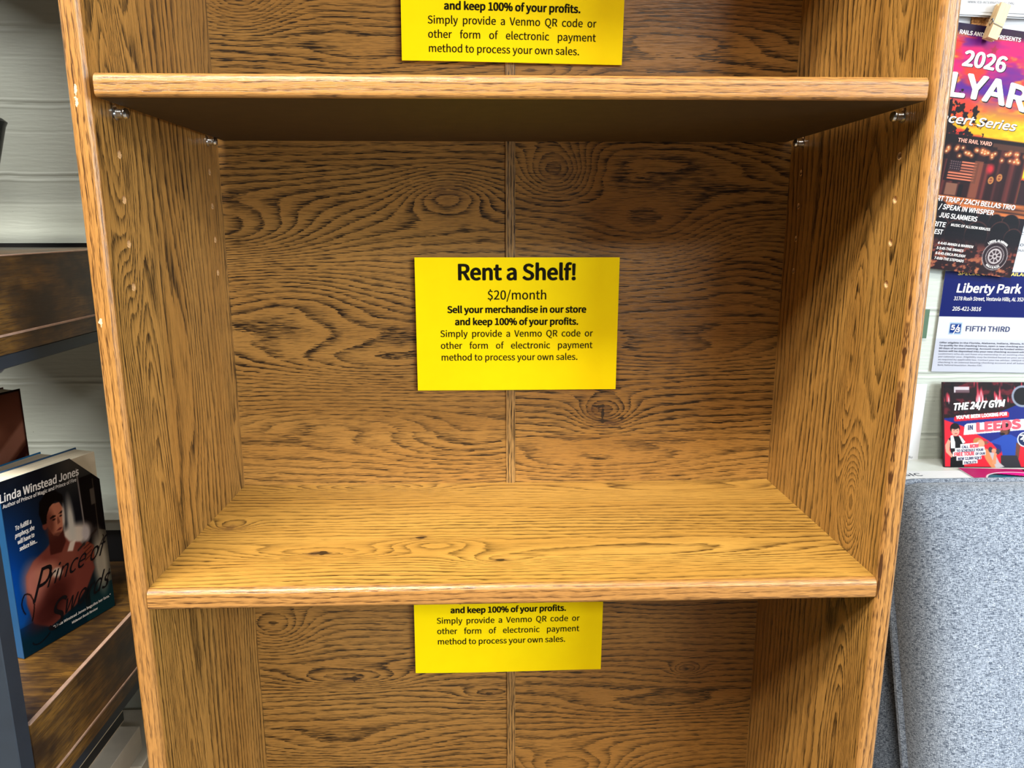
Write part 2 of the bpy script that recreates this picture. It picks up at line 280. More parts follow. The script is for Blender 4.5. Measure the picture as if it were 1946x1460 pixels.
# ------------------------------------------------------------------ lettering
GLYPHS = r'''A581|4 0 93 0 160 214 416 214 483 0 577 0 339 700 241 700|182 284 217 392 286 628 290 628 361 392 394 284
B627|96 0 319 0 427 13 510 51 565 115 584 205 566 287 516 343 442 372 442 377 498 410 532 463 544 529 513 628 429 683 304 700 96 700|184 403 184 630 292 630 384 619 439 583 457 518 440 456 386 417 288 403|184 71 184 334 307 334 411 321 475 279 498 208 475 131 410 85 307 71
C609|360 -12 444 -1 515 33 575 88 526 144 479 102 426 74 364 65 273 85 205 142 161 233 146 352 162 470 207 559 277 615 367 635 422 627 470 604 510 569 558 626 509 669 444 700 366 712 242 688 144 616 79 502 55 350 78 197 142 83 239 12
D657|96 0 275 0 415 24 517 93 579 204 601 352 579 501 517 610 413 677 271 700 96 700|184 73 184 628 264 628 372 610 449 557 495 470 510 352 495 234 449 146 372 91 264 73
E562|96 0 510 0 510 75 184 75 184 330 450 330 450 406 184 406 184 626 499 626 499 700 96 700
F527|96 0 184 0 184 314 452 314 452 389 184 389 184 626 499 626 499 700 96 700
G658|371 -12 459 -2 532 27 587 69 587 363 357 363 357 289 506 289 506 106 472 84 429 70 380 65 280 85 207 142 162 233 146 352 163 470 210 559 283 615 379 635 441 626 491 602 530 569 578 626 529 667 463 699 376 712 248 688 146 616 79 502 55 350 79 197 144 83 244 12
H695|96 0 184 0 184 330 511 330 511 0 600 0 600 700 511 700 511 407 184 407 184 700 96 700
I280|96 0 184 0 184 700 96 700
J511|226 -12 337 17 400 95 419 205 419 700 330 700 330 214 318 128 280 80 218 65 171 73 131 99 96 144 33 98 82 37 146 0
K617|96 0 184 0 184 222 305 365 515 0 613 0 360 435 580 700 479 700 186 349 184 349 184 700 96 700
L519|96 0 491 0 491 75 184 75 184 700 96 700
M775|96 0 176 0 176 388 164 594 168 594 224 435 357 71 416 71 548 435 605 594 608 594 597 388 597 0 679 0 679 700 573 700 439 326 391 180 387 180 336 326 202 700 96 700
N690|96 0 180 0 180 368 169 586 173 586 248 442 503 0 594 0 594 700 510 700 510 336 522 115 518 115 442 259 186 700 96 700
O709|354 -12 475 13 570 86 631 201 653 352 631 503 570 617 475 688 354 712 233 688 139 617 77 503 55 352 77 201 139 86 233 13|354 65 269 85 203 143 161 234 146 352 161 470 203 559 269 615 354 635 440 615 506 559 548 470 562 352 548 234 506 143 440 85
P605|96 0 184 0 184 279 300 279 405 292 486 331 539 399 558 495 539 591 486 655 403 689 296 700 96 700|184 350 184 628 285 628 387 616 449 575 470 495 450 413 390 366 288 350
Q709|354 61 269 82 203 140 161 232 146 352 161 470 203 559 269 615 354 635 440 615 506 559 548 470 562 352 548 232 506 140 440 82|568 -176 668 -159 651 -92 578 -102 507 -92 448 -60 406 -9 536 52 622 175 653 352 631 503 570 617 475 688 354 712 233 688 139 617 77 503 55 352 74 212 126 102 207 27 311 -10 367 -95 453 -154
R606|184 368 184 628 302 628 395 617 452 577 472 504 452 428 395 383 302 368|480 0 580 0 402 307 485 344 540 409 560 504 541 596 491 657 413 690 315 700 96 700 96 0 184 0 184 297 310 297
S569|290 -12 417 14 499 85 528 186 509 273 457 332 384 373 285 416 230 442 186 478 168 534 184 588 230 623 299 635 360 627 412 605 458 570 504 626 448 671 378 701 299 712 185 688 107 623 78 527 101 441 155 384 221 348 321 304 381 274 423 237 438 179 421 119 371 79 291 65 220 76 154 106 98 152 46 91 114 36 196 0
T572|242 0 330 0 330 626 542 626 542 700 30 700 30 626 242 626
U689|345 -12 444 3 524 54 577 147 596 288 596 700 511 700 511 286 488 154 429 85 345 65 262 85 203 154 181 286 181 700 94 700 94 288 113 147 165 54 245 3
V549|224 0 327 0 549 700 459 700 347 321 279 90 275 90 207 321 94 700 1 700
W838|173 0 278 0 382 422 417 582 421 582 456 422 562 0 668 0 813 700 729 700 653 319 615 92 609 92 560 319 462 700 381 700 285 319 235 92 231 92 189 319 116 700 25 700
X547|16 0 110 0 210 189 266 303 270 303 330 189 435 0 532 0 327 357 518 700 425 700 331 521 282 418 278 418 223 521 127 700 30 700 221 362
Y507|209 0 297 0 297 271 508 700 416 700 327 502 256 349 252 349 183 502 93 700 -1 700 209 271
Z576|48 0 531 0 531 75 157 75 526 647 526 700 81 700 81 626 417 626 48 53
a538|207 -12 269 -2 327 25 379 62 382 62 390 0 461 0 461 319 443 431 385 505 282 532 202 521 133 495 78 464 112 404 157 431 209 451 267 459 333 440 366 392 374 329 194 292 90 229 56 135 76 55 129 5|232 58 185 66 153 93 140 140 162 199 236 243 374 270 374 126 326 89 280 66
b590|316 -12 401 6 473 61 523 149 541 267 528 376 488 460 424 513 335 532 278 522 223 496 172 459 176 552 176 760 88 760 88 0 158 0 165 53 169 53 216 18 267 -4|302 61 264 66 221 83 176 115 176 388 223 426 269 450 313 458 393 434 437 368 451 266 431 156 379 86
c487|292 -12 353 -4 410 18 460 53 422 112 387 86 346 67 300 60 216 85 160 154 139 259 161 364 218 433 303 458 341 453 375 437 406 414 450 471 410 501 360 523 299 532 204 514 124 460 70 374 50 259 68 144 119 59 196 6
d592|265 -12 324 -2 377 24 422 61 425 61 433 0 504 0 504 760 416 760 416 561 421 472 376 504 330 525 275 532 190 513 118 458 69 372 51 259 66 144 109 58 176 6|284 61 206 85 157 153 140 260 161 364 215 433 290 458 333 453 374 435 416 404 416 132 373 92 330 69
e529|298 -12 363 -5 419 13 468 40 437 98 308 57 220 80 161 142 136 239 485 239 489 288 475 389 435 466 370 515 282 532 196 513 121 459 69 373 50 259 69 144 122 59 201 6|135 301 162 388 215 443 284 462 353 444 397 389 413 301
f310|32 448 102 448 102 0 189 0 189 448 299 448 299 519 189 519 189 601 197 657 221 691 263 703 321 689 340 756 253 773 168 752 118 693 102 602 102 519 32 514
g539|263 -239 402 -214 493 -149 525 -59 505 11 445 51 345 64 243 64 188 71 160 91 152 120 156 146 168 165 185 182 262 164 358 186 426 249 452 345 446 387 432 423 410 452 516 452 516 519 335 519 262 532 165 509 95 445 68 347 78 289 103 241 136 207 136 203 108 179 87 147 78 107 84 70 101 42 125 22 125 17 84 -16 58 -56 49 -100 76 -176 151 -223|262 223 207 239 167 281 152 347 167 412 206 453 262 468 318 453 358 412 372 347 357 281 317 239|275 -179 194 -167 143 -136 125 -88 130 -58 147 -28 178 0 244 -8 334 -8 392 -14 427 -35 439 -74 419 -125 362 -163
h580|88 0 176 0 176 376 223 420 268 447 317 456 373 441 405 396 415 317 415 0 502 0 502 329 485 440 433 508 344 532 278 520 222 489 172 445 176 552 176 760 88 760
i263|88 0 176 0 176 519 88 519|132 626 162 633 183 653 190 684 183 713 162 733 132 740 102 733 82 713 74 684 82 653 102 633
j263|33 -231 116 -210 162 -151 176 -59 176 519 89 519 89 -59 84 -114 64 -149 25 -161 -25 -152 -42 -218|132 626 162 633 182 653 190 684 182 713 162 733 132 740 101 733 81 713 74 684 81 653 101 633
k527|88 0 174 0 174 137 271 250 423 0 518 0 322 309 495 519 397 519 178 245 174 245 174 760 88 760
l271|180 -12 230 -5 218 62 200 60 187 64 179 76 176 97 176 760 88 760 88 103 97 40 127 1
m884|88 0 176 0 176 376 221 421 265 447 306 456 360 441 392 396 402 317 402 0 489 0 489 376 536 421 579 447 620 456 674 441 706 396 716 317 716 0 803 0 803 329 786 440 734 508 647 532 586 519 529 484 475 433 446 486 399 520 331 532 272 520 218 488 170 443 168 443 159 519 88 519
n583|88 0 176 0 176 376 223 420 268 447 317 456 373 441 405 396 415 317 415 0 502 0 502 329 485 440 433 508 344 532 278 520 221 488 170 443 168 443 159 519 88 519
o579|289 -12 380 6 457 59 509 144 529 259 509 374 457 460 380 514 289 532 198 514 122 460 69 374 50 259 69 144 122 59 198 6|289 60 211 85 158 154 139 259 158 364 211 433 289 458 368 433 421 364 440 259 421 154 368 85
p592|88 -219 176 -219 176 -43 173 48 220 15 269 -6 316 -12 401 6 473 61 523 149 541 267 528 376 488 460 424 513 335 532 276 522 220 495 170 458 168 458 159 519 88 519|302 61 264 66 221 83 176 115 176 388 224 426 270 450 313 458 393 434 437 368 451 266 431 156 379 86
q592|416 -219 504 -219 504 519 435 519 426 470 424 470 379 504 331 525 275 532 190 513 118 458 69 372 51 259 66 144 109 58 176 6 265 -12 323 -3 375 23 421 60 416 -34|284 61 206 85 157 153 140 260 161 364 215 433 290 458 333 453 374 435 416 404 416 132 373 92 330 69
r371|88 0 176 0 176 333 215 404 260 442 306 454 356 445 372 520 317 532 262 519 212 481 170 424 168 424 159 519 88 519
s447|223 -12 327 9 390 64 412 141 388 220 328 267 254 299 199 321 158 349 142 389 153 426 184 454 239 464 356 418 398 473 353 502 299 524 238 532 141 512 80 459 59 385 82 312 139 266 210 235 266 212 311 181 329 137 317 96 283 66 226 55 169 63 119 85 73 117 31 59 86 22 152 -3
t360|250 -12 347 7 329 73 270 58 223 70 197 104 190 158 190 448 331 448 331 519 190 519 190 665 117 665 108 519 26 514 26 448 103 448 103 160 117 69 163 9
u580|240 -12 305 -1 360 32 411 81 414 81 420 0 493 0 493 519 406 519 406 151 359 101 315 72 265 63 210 77 178 122 168 201 168 519 80 519 80 190 97 79 150 11
v498|200 0 302 0 485 519 399 519 301 223 253 71 248 71 201 223 103 519 12 519
w766|170 0 271 0 345 278 380 429 385 429 420 280 495 0 601 0 741 519 657 519 582 219 550 74 545 74 509 219 428 519 343 519 262 219 227 74 223 74 192 219 115 519 26 519
x476|14 0 106 0 176 121 228 214 233 214 289 121 366 0 461 0 290 262 448 519 357 519 293 405 247 318 243 318 192 405 122 519 28 519 185 270
y498|96 -223 184 -199 247 -135 290 -44 485 519 400 519 307 231 265 84 260 84 208 231 103 519 12 519 221 -1 209 -40 182 -98 144 -137 93 -152 53 -143 35 -213
z454|33 0 426 0 426 71 143 71 417 472 417 519 63 519 63 448 307 448 33 47
0530|265 -12 356 10 424 78 468 192 483 352 468 511 424 623 356 690 265 712 175 690 106 623 63 511 48 352 63 192 106 78 175 10|265 58 196 89 149 185 132 352 149 519 196 614 265 644 335 614 382 519 399 352 382 185 335 89
1530|84 0 468 0 468 73 328 73 328 700 261 700 116 650 116 595 241 595 241 73 84 73
2530|42 0 482 0 482 75 288 75 174 69 318 220 414 366 449 507 424 616 353 687 244 712 164 700 97 664 38 610 89 561 131 602 180 631 234 642 306 624 349 575 363 503 329 375 223 227 42 52
3530|251 -12 365 12 446 80 477 187 456 272 403 331 329 365 329 370 394 406 437 462 453 538 426 632 354 692 248 712 174 701 110 672 53 629 100 574 143 609 192 633 245 642 309 628 349 589 364 531 346 463 285 415 170 397 170 330 299 313 367 264 388 190 370 121 320 76 245 60 175 72 118 101 73 140 28 84 82 37 155 1
4530|325 0 407 0 407 193 500 193 500 263 407 263 407 700 310 700 19 250 19 193 325 193|325 263 110 263 269 501 326 605 329 605 325 477
5530|250 -12 362 16 446 97 479 227 450 354 374 427 268 451 163 423 181 626 445 626 445 700 105 700 82 373 129 344 245 385 322 366 372 311 391 225 370 137 317 80 242 60 170 71 114 100 70 138 26 80 81 35 154 1
6530|287 -12 388 16 461 96 489 215 465 337 397 410 294 435 238 424 184 396 136 350 162 522 227 614 316 641 358 634 396 616 427 587 477 641 433 678 378 703 312 712 215 692 132 626 75 509 53 334 71 183 120 74 194 9|138 281 185 333 234 361 280 370 350 350 392 297 406 215 390 131 348 76 287 56 212 82 161 158
7530|189 0 280 0 302 243 361 447 485 647 485 700 47 700 47 626 387 626 277 437 215 238
8530|267 -12 382 12 458 76 486 168 469 251 426 310 369 352 369 357 411 399 446 457 461 526 438 622 372 687 269 711 171 688 103 626 77 533 91 466 125 413 172 371 172 368 110 323 63 258 44 174 73 78 152 12|315 380 237 416 179 464 157 533 171 592 211 631 268 646 332 629 373 585 387 521 379 471 355 424|268 53 193 69 141 115 121 181 134 244 168 298 218 340 310 299 377 248 403 171 386 109 339 68
9530|224 -12 319 9 400 77 457 199 478 380 461 526 411 630 336 692 243 712 142 684 70 605 42 485 66 364 133 290 235 265 293 276 348 306 396 350 368 179 305 87 222 60 177 67 137 85 103 114 55 59 100 22 155 -3|395 424 347 370 298 340 249 330 180 350 138 403 124 485 140 569 182 625 244 645 320 619 371 545
!308|124 211 184 211 196 616 198 715 110 715 112 616|154 -12 186 -4 208 19 217 53 208 89 186 112 154 120 122 112 99 89 91 53 99 19 122 -4
$530|238 -117 301 -117 301 -10 389 22 446 86 466 176 419 304 317 374 214 431 167 518 180 572 218 608 275 621 326 614 367 593 405 561 452 612 410 649 361 677 301 691 301 798 238 798 238 690 157 660 103 599 83 513 130 396 232 329 334 268 381 170 367 112 327 74 261 60 199 70 145 95 96 131 55 71 107 32 170 3 238 -11
%880|196 271 280 297 335 373 355 494 335 612 280 687 196 712 112 687 57 612 37 494 57 373 112 297|196 325 147 344 115 400 103 494 115 586 147 641 196 659 244 641 277 586 288 494 277 400 244 344|216 -12 275 -12 662 712 603 712|684 -12 767 14 822 89 842 209 822 328 767 403 684 429 600 403 545 328 525 209 545 89 600 14|684 41 635 60 602 116 590 209 602 302 635 357 684 375 732 357 765 302 777 209 765 116 732 60
/374|11 -171 74 -171 360 758 297 758
.265|133 -12 164 -4 187 19 196 53 187 89 164 112 133 120 101 112 78 89 70 53 78 19 101 -4
,265|72 -181 146 -134 194 -66 211 18 202 73 177 108 138 120 105 113 81 92 72 59 81 26 104 5 136 -2 146 -1 134 -54 101 -98 51 -130
&649|247 -12 324 -2 391 25 449 68 610 -12 633 60 502 127 625 377 543 377 445 171 267 368 343 426 402 493 425 575 409 647 362 695 287 712 203 690 147 632 127 548 173 384 105 330 54 265 34 181 62 81 136 13|392 114 350 84 305 64 258 57 187 73 138 118 119 186 131 237 163 282 208 323|235 425 202 549 212 601 242 638 288 651 326 640 348 612 354 573 338 517 294 469
-331|44 234 288 234 288 301 44 301
'265|105 461 159 461 176 639 178 736 86 736 88 639
"453|105 461 159 461 176 639 178 736 86 736 88 639|293 461 346 461 364 639 366 736 273 736 275 639
(323|228 -187 282 -163 214 -20 174 136 160 297 174 457 214 612 282 756 228 781 153 634 105 474 88 297 105 119 153 -40
)323|95 -187 170 -40 218 119 235 297 218 474 170 634 95 781 40 756 109 612 150 457 163 297 150 136 109 -20 40 -163
 214'''
GL = {}
for _ln in GLYPHS.split('\n'):
    _p = _ln.split('|')
    GL[_ln[0]] = (int(_p[0][1:]), [[float(x) / 700.0 for x in q.split()] for q in _p[1:]])
GL[':'] = (GL['.'][0], [GL['.'][1][0], [c + (0.5 if i % 2 else 0) for i, c in enumerate(GL['.'][1][0])]])
def tw(txt): return sum(GL[c][0] for c in txt) / 700.0

def line(txt, x0, x1, y, cap, shear=0.0, y1=None, sx=None, warp=None):
    """loops of one line of lettering: from x0 to x1 on baseline y, capital height cap; sx keeps the letter width and opens the word gaps"""
    out = []; n = tw(txt); gap = 0.0
    if sx is None: sx = (x1 - x0) / n
    else:
        k = txt.count(' '); gap = ((x1 - x0) - n * sx) / max(1, k)
    sl = 0.0 if y1 is None else (y1 - y) / (x1 - x0)
    pen = 0.0
    for ch in txt:
        adv, sp = GL[ch]
        for lp in sp:
            q = []
            for i in range(0, len(lp), 2):
                gx = pen + (lp[i] + lp[i + 1] * shear * cap / sx) * sx; gy = lp[i + 1] * cap
                X = x0 + gx; Y = y + gy + sl * gx
                q.append(warp(X, Y) if warp else (X, Y))
            out.append(q)
        pen += adv / 700.0 * sx + (gap if ch == ' ' else 0.0)
    return out

def fill(loops, offset=0.0):
    """fill closed loops (holes by even-odd) and return 2-D verts and faces"""
    K = 100.0
    cu = bpy.data.curves.new('lettering', 'CURVE'); cu.dimensions = '2D'; cu.fill_mode = 'FRONT'; cu.offset = offset * K
    for q in loops:
        sp = cu.splines.new('POLY'); sp.points.add(len(q) - 1)
        for i, p in enumerate(q): sp.points[i].co = (p[0] * K, p[1] * K, 0, 1)
        sp.use_cyclic_u = True
    ob = bpy.data.objects.new('lettering', cu); COL.objects.link(ob)
    dg = bpy.context.evaluated_depsgraph_get(); dg.update()
    me = ob.evaluated_get(dg).to_mesh()
    V = [(v.co.x / K, v.co.y / K) for v in me.vertices]; F = [tuple(p.vertices) for p in me.polygons]
    ob.evaluated_get(dg).to_mesh_clear()
    bpy.data.objects.remove(ob); bpy.data.curves.remove(cu)
    return V, F

# ------------------------------------------------------------------ printed pictures
class Cv:
    def __init__(s, w, h, ppm, bg):
        s.w = w; s.h = h; s.nx = max(2, int(w * ppm)); s.ny = max(2, int(h * ppm))
        s.X, s.Y = np.meshgrid(np.linspace(0, w, s.nx), np.linspace(0, h, s.ny))
        s.im = np.zeros((s.ny, s.nx, 3)); s.im[:] = bg
        s.px = 1.0 / ppm
    def noise(s, sx, sy, seed, octv=3):
        rng = np.random.RandomState(seed); out = np.zeros_like(s.X); amp = 1.0; tot = 0
        for o in range(octv):
            gx = s.X / sx * 2 ** o; gy = s.Y / sy * 2 ** o
            g = rng.rand(int(gy.max()) + 3, int(gx.max()) + 3)
            ix = gx.astype(int); iy = gy.astype(int); fx = gx - ix; fy = gy - iy
            fx = fx * fx * (3 - 2 * fx); fy = fy * fy * (3 - 2 * fy)
            out += amp * ((g[iy, ix] * (1 - fx) + g[iy, ix + 1] * fx) * (1 - fy) + (g[iy + 1, ix] * (1 - fx) + g[iy + 1, ix + 1] * fx) * fy)
            tot += amp; amp *= .5
        return out / tot
    def paint(s, m, c):
        m = np.clip(m, 0, 1)[..., None]; s.im = s.im * (1 - m) + np.array(c, float) * m
    def ell(s, cx, cy, rx, ry, c=None, rot=0.0, soft=0.0, k=1.0):
        a = math.radians(rot); dx = s.X - cx; dy = s.Y - cy
        x = dx * math.cos(a) + dy * math.sin(a); y = -dx * math.sin(a) + dy * math.cos(a)
        r = np.sqrt((x / rx) ** 2 + (y / ry) ** 2)
        sf = max(soft, s.px / min(rx, ry)); m = np.clip((1 + sf / 2 - r) / sf, 0, 1) * k
        if c is not None: s.paint(m, c)
        return m
    def poly(s, pts, c=None, k=1.0, blur=0.0):
        acc = np.zeros_like(s.X)
        offs = ((-.25, -.25), (.25, -.25), (-.25, .25), (.25, .25))
        for ox, oy in offs:
            x = s.X + ox * s.px; y = s.Y + oy * s.px; ins = np.zeros(s.X.shape, bool)
            for i in range(len(pts)):
                x0, y0 = pts[i]; x1, y1 = pts[i - 1]
                if y0 == y1: continue
                cond = ((y0 > y) != (y1 > y)) & (x < (x1 - x0) * (y - y0) / (y1 - y0) + x0)
                ins ^= cond
            acc += ins
        m = acc / len(offs)
        for _ in range(int(blur / s.px)):
            p = np.pad(m, 1, mode='edge'); m = (p[:-2, 1:-1] + p[2:, 1:-1] + p[1:-1, :-2] + p[1:-1, 2:] + m) / 5
        if c is not None: s.paint(m * k, c)
        return m * k
    def rect(s, x0, y0, x1, y1, c=None, k=1.0): return s.poly([(x0, y0), (x1, y0), (x1, y1), (x0, y1)], c, k)
    def seg(s, x0, y0, x1, y1, w, c, k=1.0):
        dx, dy = x1 - x0, y1 - y0; L = math.hypot(dx, dy); t = np.clip(((s.X - x0) * dx + (s.Y - y0) * dy) / L ** 2, 0, 1)
        d = np.hypot(s.X - x0 - t * dx, s.Y - y0 - t * dy); s.paint(np.clip((w / 2 + s.px / 2 - d) / s.px, 0, 1) * k, c)

def sheet(name, W, H, mats, cv=None, inks=(), th=0.0004, parent=None, loc=(0, 0, 0), rot=(0, 0, 0), curl=None):
    """a printed sheet standing in its local XZ plane, face towards -Y, origin at its lower left corner; inks = (loops, offset, material index)"""
    cf = curl if curl else (lambda x, z: 0.0)
    nx, nz = (cv.nx, cv.ny) if cv else (70, 50)
    xs = np.linspace(0, W, nx); zs = np.linspace(0, H, nz)
    V = []; F = []; MI = []
    for z in zs:
        for x in xs: V.append((x, cf(x, z), z))
    for j in range(nz - 1):
        for i in range(nx - 1):
            a = j * nx + i; F.append((a, a + 1, a + nx + 1, a + nx)); MI.append(0)
    k0 = len(V)
    bx = np.linspace(0, W, 12); bz = np.linspace(0, H, 8)                       # the back of the sheet
    for z in bz:
        for x in bx: V.append((x, cf(x, z) + th, z))
    for j in range(7):
        for i in range(11):
            a = k0 + j * 12 + i; F.append((a, a + 12, a + 13, a + 1)); MI.append(1)
    k1 = len(V)                                                                # thin edges
    def strip(P):
        k = len(V)
        for x, z in P: V.append((x, cf(x, z), z)); V.append((x, cf(x, z) + th, z))
        for i in range(len(P) - 1): F.append((k + 2 * i, k + 2 * i + 1, k + 2 * i + 3, k + 2 * i + 2)); MI.append(1)
    ring = [(x, 0) for x in bx] + [(W, z) for z in bz[1:]] + [(x, H) for x in bx[::-1][1:]] + [(0, z) for z in bz[::-1][1:]]
    strip(ring)
    e = 0.00012
    jobs = []
    for n, ink in enumerate(inks):
        loops, off, mi = ink[:3]; base = 0.0 if len(ink) > 3 else .00015
        if off <= 0: jobs.append((loops, base, mi))
        else:                                                                  # heavier weight: overlaid strokes
            nq = 10 if off > .0007 else 4
            for q in range(nq + 1):
                a = 2 * math.pi / nq * q + .6; r = off if q < nq else 0.0
                jobs.append(([[(x + r * math.cos(a), z + r * .75 * math.sin(a)) for x, z in lp] for lp in loops], base + q * .000012, mi))
    for loops, lift, mi in jobs:
        v2, f2 = fill(loops); k = len(V)
        for x, z in v2: V.append((x, cf(x, z) - e - lift, z))
        for f in f2:
            A = [v2[i] for i in f[:3]]
            cr = (A[1][0] - A[0][0]) * (A[2][1] - A[0][1]) - (A[1][1] - A[0][1]) * (A[2][0] - A[0][0])
            F.append(tuple(k + i for i in (f if cr > 0 else f[::-1]))); MI.append(mi)
    me = bpy.data.meshes.new(name); me.from_pydata(V, [], F); me.update()
    for m in mats: me.materials.append(m)
    me.polygons.foreach_set('material_index', MI)
    if cv is not None:
        at = me.color_attributes.new('ink', 'FLOAT_COLOR', 'POINT')
        c = np.clip(cv.im / 255.0, 0, 1); c = np.where(c <= .04045, c / 12.92, ((c + .055) / 1.055) ** 2.4) ** 1.15
        buf = np.ones((len(V), 4), np.float32); buf[:nx * nz, :3] = c.reshape(-1, 3); buf[nx * nz:, :3] = .8
        at.data.foreach_set('color', buf.ravel())
    o = bpy.data.objects.new(name, me); COL.objects.link(o); o.location = loc; o.rotation_euler = rot
    if parent: o.parent = parent
    return o

# ------------------------------------------------------------------ setting
def wall_material():
    t = NT('painted_brick'); c = t.coord(); s = t.sep(c); x, z = s[0], s[2]
    wob = t.math('SUBTRACT', t.noise(t.vec('MULTIPLY', c, (9, 9, 3)), 1, 3), .5)
    row = t.math('DIVIDE', t.math('SUBTRACT', z, ZO + 0.0300), 0.0762)
    row = t.math('MULTIPLY_ADD', wob, .10, row)
    d = t.math('ABSOLUTE', t.math('SUBTRACT', t.math('FRACT', t.math('ADD', row, .5)), .5))
    hol = t.smooth(t.noise(t.vec('MULTIPLY', c, (14, 14, 60)), 1, 2), .35, .6)
    groove = t.math('MULTIPLY', t.smooth(d, .012, .035, 1, 0), t.math('MULTIPLY_ADD', hol, .8, .2))
    ridge = t.math('MULTIPLY', t.smooth(t.math('ABSOLUTE', t.math('SUBTRACT', d, .05)), .0, .03, 1, 0), .6)
    d2 = t.math('ABSOLUTE', t.math('SUBTRACT', t.math('FRACT', t.math('ADD', row, .88)), .5))
    line2 = t.math('MULTIPLY', t.smooth(d2, .006, .03, 1, 0), .22)
    roll = t.noise(t.vec('MULTIPLY', c, (30, 30, 260)), 1, 3)
    h = t.math('SUBTRACT', ridge, t.math('MULTIPLY', groove, 1.6))
    h = t.math('SUBTRACT', h, line2)
    h = t.math('MULTIPLY_ADD', roll, .55, h)
    t.bump(h, .40, .002)
    pits = t.smooth(t.noise(t.vec('MULTIPLY', c, (260, 260, 420)), 1, 1), .80, .83)
    n = t.smooth(t.noise(c, 6, 3), .3, .7)
    col = t.mix(n, lin((172, 178, 170)), lin((180, 187, 179)))
    col = t.mix(t.math('MULTIPLY', groove, .12), col, lin((120, 120, 105)))
    col = t.mix(pits, col, lin((40, 38, 34)))
    return t.fin(col, .55, 0, .4)
M_wall = wall_material()
def structure(o): o['kind'] = 'structure'; return o
m = MB(); m.box((-2.2, .070, 0), (2.4, .17, 2.7)); structure(m.build('wall_back', M_wall))
t_ = NT('carpet'); n_ = t_.noise(t_.coord(), 350, 2); M_floor = t_.fin(t_.mix(n_, lin((92, 86, 80)), lin((128, 120, 110))), .95)
m = MB(); m.box((-2.2, -4.5, -.05), (2.4, .17, 0)); structure(m.build('floor', M_floor))
m = MB(); m.box((-2.2, -4.5, 2.7), (2.4, .17, 2.75)); structure(m.build('ceiling', plain('ceiling_tile', (226, 224, 216), .8)))
M_trim = plain('painted_trim', (176, 181, 173), .45)
m = MB(); pr = [(.0705, ZO - .072), (.0705, ZO - .0344)] + arc(.022, ZO - .0384, .004, 90, 180, 4) + [(.018, ZO - .046), (.034, ZO - .048), (.046, ZO - .056), (.050, ZO - .072)]
m.prism(pr, 0, -2.2, .305); structure(m.build('trim_1', M_trim, smooth=True))

# ------------------------------------------------------------------ oak bookcase
HW, TS, DP = 0.2935, 0.0150, 0.2456        # inner half width, side thickness, depth
TOP = ZO + 0.885
LIGHT, DARK = (160, 117, 58), (36, 22, 8)
BLb = [(-0.3002, 0.274, 0.1083, 0.029, 9), (-0.0631, 0.3148, 0.0456, 0.0209, -6), (-0.0949, 0.1371, 0.1881, 0.0209, 5), (-0.2261, 0.2058, 0.0912, 0.0348, -3), (-0.0392, 0.0416, 0.114, 0.0348, 3), (-0.1886, 0.0732, 0.1254, 0.0232, -3), (-0.2739, -0.1757, 0.0399, 0.0261, 6), (-0.1888, -0.2425, 0.0684, 0.0128, 5), (-0.0238, -0.266, 0.0342, 0.0081, 3), (-0.2089, -0.3346, 0.114, 0.0232, 3), (-0.2615, 0.4974, 0.0427, 0.0261, 8), (-0.1389, 0.4455, 0.0855, 0.0174, 3)]
BRb = [(0.0489, 0.3375, 0.0342, 0.0267, 8), (0.1542, 0.3559, 0.1482, 0.0464, -6), (0.1576, 0.2708, 0.0855, 0.0348, 4), (0.1068, 0.0795, 0.0285, 0.0174, 6), (0.2542, 0.2542, 0.0684, 0.0464, -4), (0.1082, 0.0215, 0.1425, 0.0203, 4), (0.1916, 0.1468, 0.114, 0.0174, 3), (0.2133, -0.2389, 0.0171, 0.0081, 4), (0.0728, -0.3792, 0.0741, 0.029, 8), (0.1802, -0.2866, 0.114, 0.0174, 3), (0.176, 0.4719, 0.1425, 0.0232, -4), (0.0235, 0.4316, 0.0456, 0.0116, 4)]
SPb = [(-0.0631, 0.3164, 0.0217, 0.0104, .7), (0.0489, 0.3375, 0.0171, 0.0162, .7), (0.0979, 0.0813, 0.016, 0.0116, 1), (0.1129, 0.0673, 0.0171, 0.0046, 1), (-0.1889, -0.2432, 0.0142, 0.0035, 1.2), (-0.0238, -0.266, 0.008, 0.0029, 1.2), (0.2133, -0.2382, 0.008, 0.0046, 1.2)]
SHb = [(-0.1729, -0.1791, 0.065, 0.0138, 4), (-0.0125, -0.1983, 0.035, 0.01, 3), (0.0933, -0.1883, 0.165, 0.02, 5), (-0.155, -0.0137, 0.075, 0.0163, 6), (-0.07, -0.164, 0.035, 0.0138, -3), (-0.27, -0.1149, 0.02, 0.0138, 4), (0.191, -0.0292, 0.125, 0.0175, 4)]
SHs = [(-0.1729, -0.1791, 0.01, 0.005, 1.3), (-0.0125, -0.1983, 0.007, 0.0037, 1.3), (-0.0856, -0.1484, 0.007, 0.005, 1.2), (-0.2687, -0.1188, 0.0125, 0.0088, 1)]
def zupu(L): return [(a + ZO, b, c, d, e) for a, b, c, d, e in L]
def zup(L): return [(a, b + ZO, c, d, e) for a, b, c, d, e in L]
CH = [(ZO + a, b, .0040, .0015, 1.0) for a, b in ((.2138, -.5490), (.3733, -.5475), (.3648, -.5477), (.1244, .0474))]
CBL = [(-.1845, -.2433, .014, .0011, 1), (-.1838, -.2428, .0030, .0045, 1), (-.1905, -.2418, .006, .0012, .9), (-.0238, -.2660, .006, .0014, 1)]
CBR = [(.0978, .0873, .007, .0016, 1), (.1040, .0780, .0022, .010, 1), (.1070, .0704, .009, .0012, 1), (.1180, .0625, .010, .0012, 1), (.1245, .0733, .006, .0016, .9), (.2133, -.2389, .006, .0022, .8)]
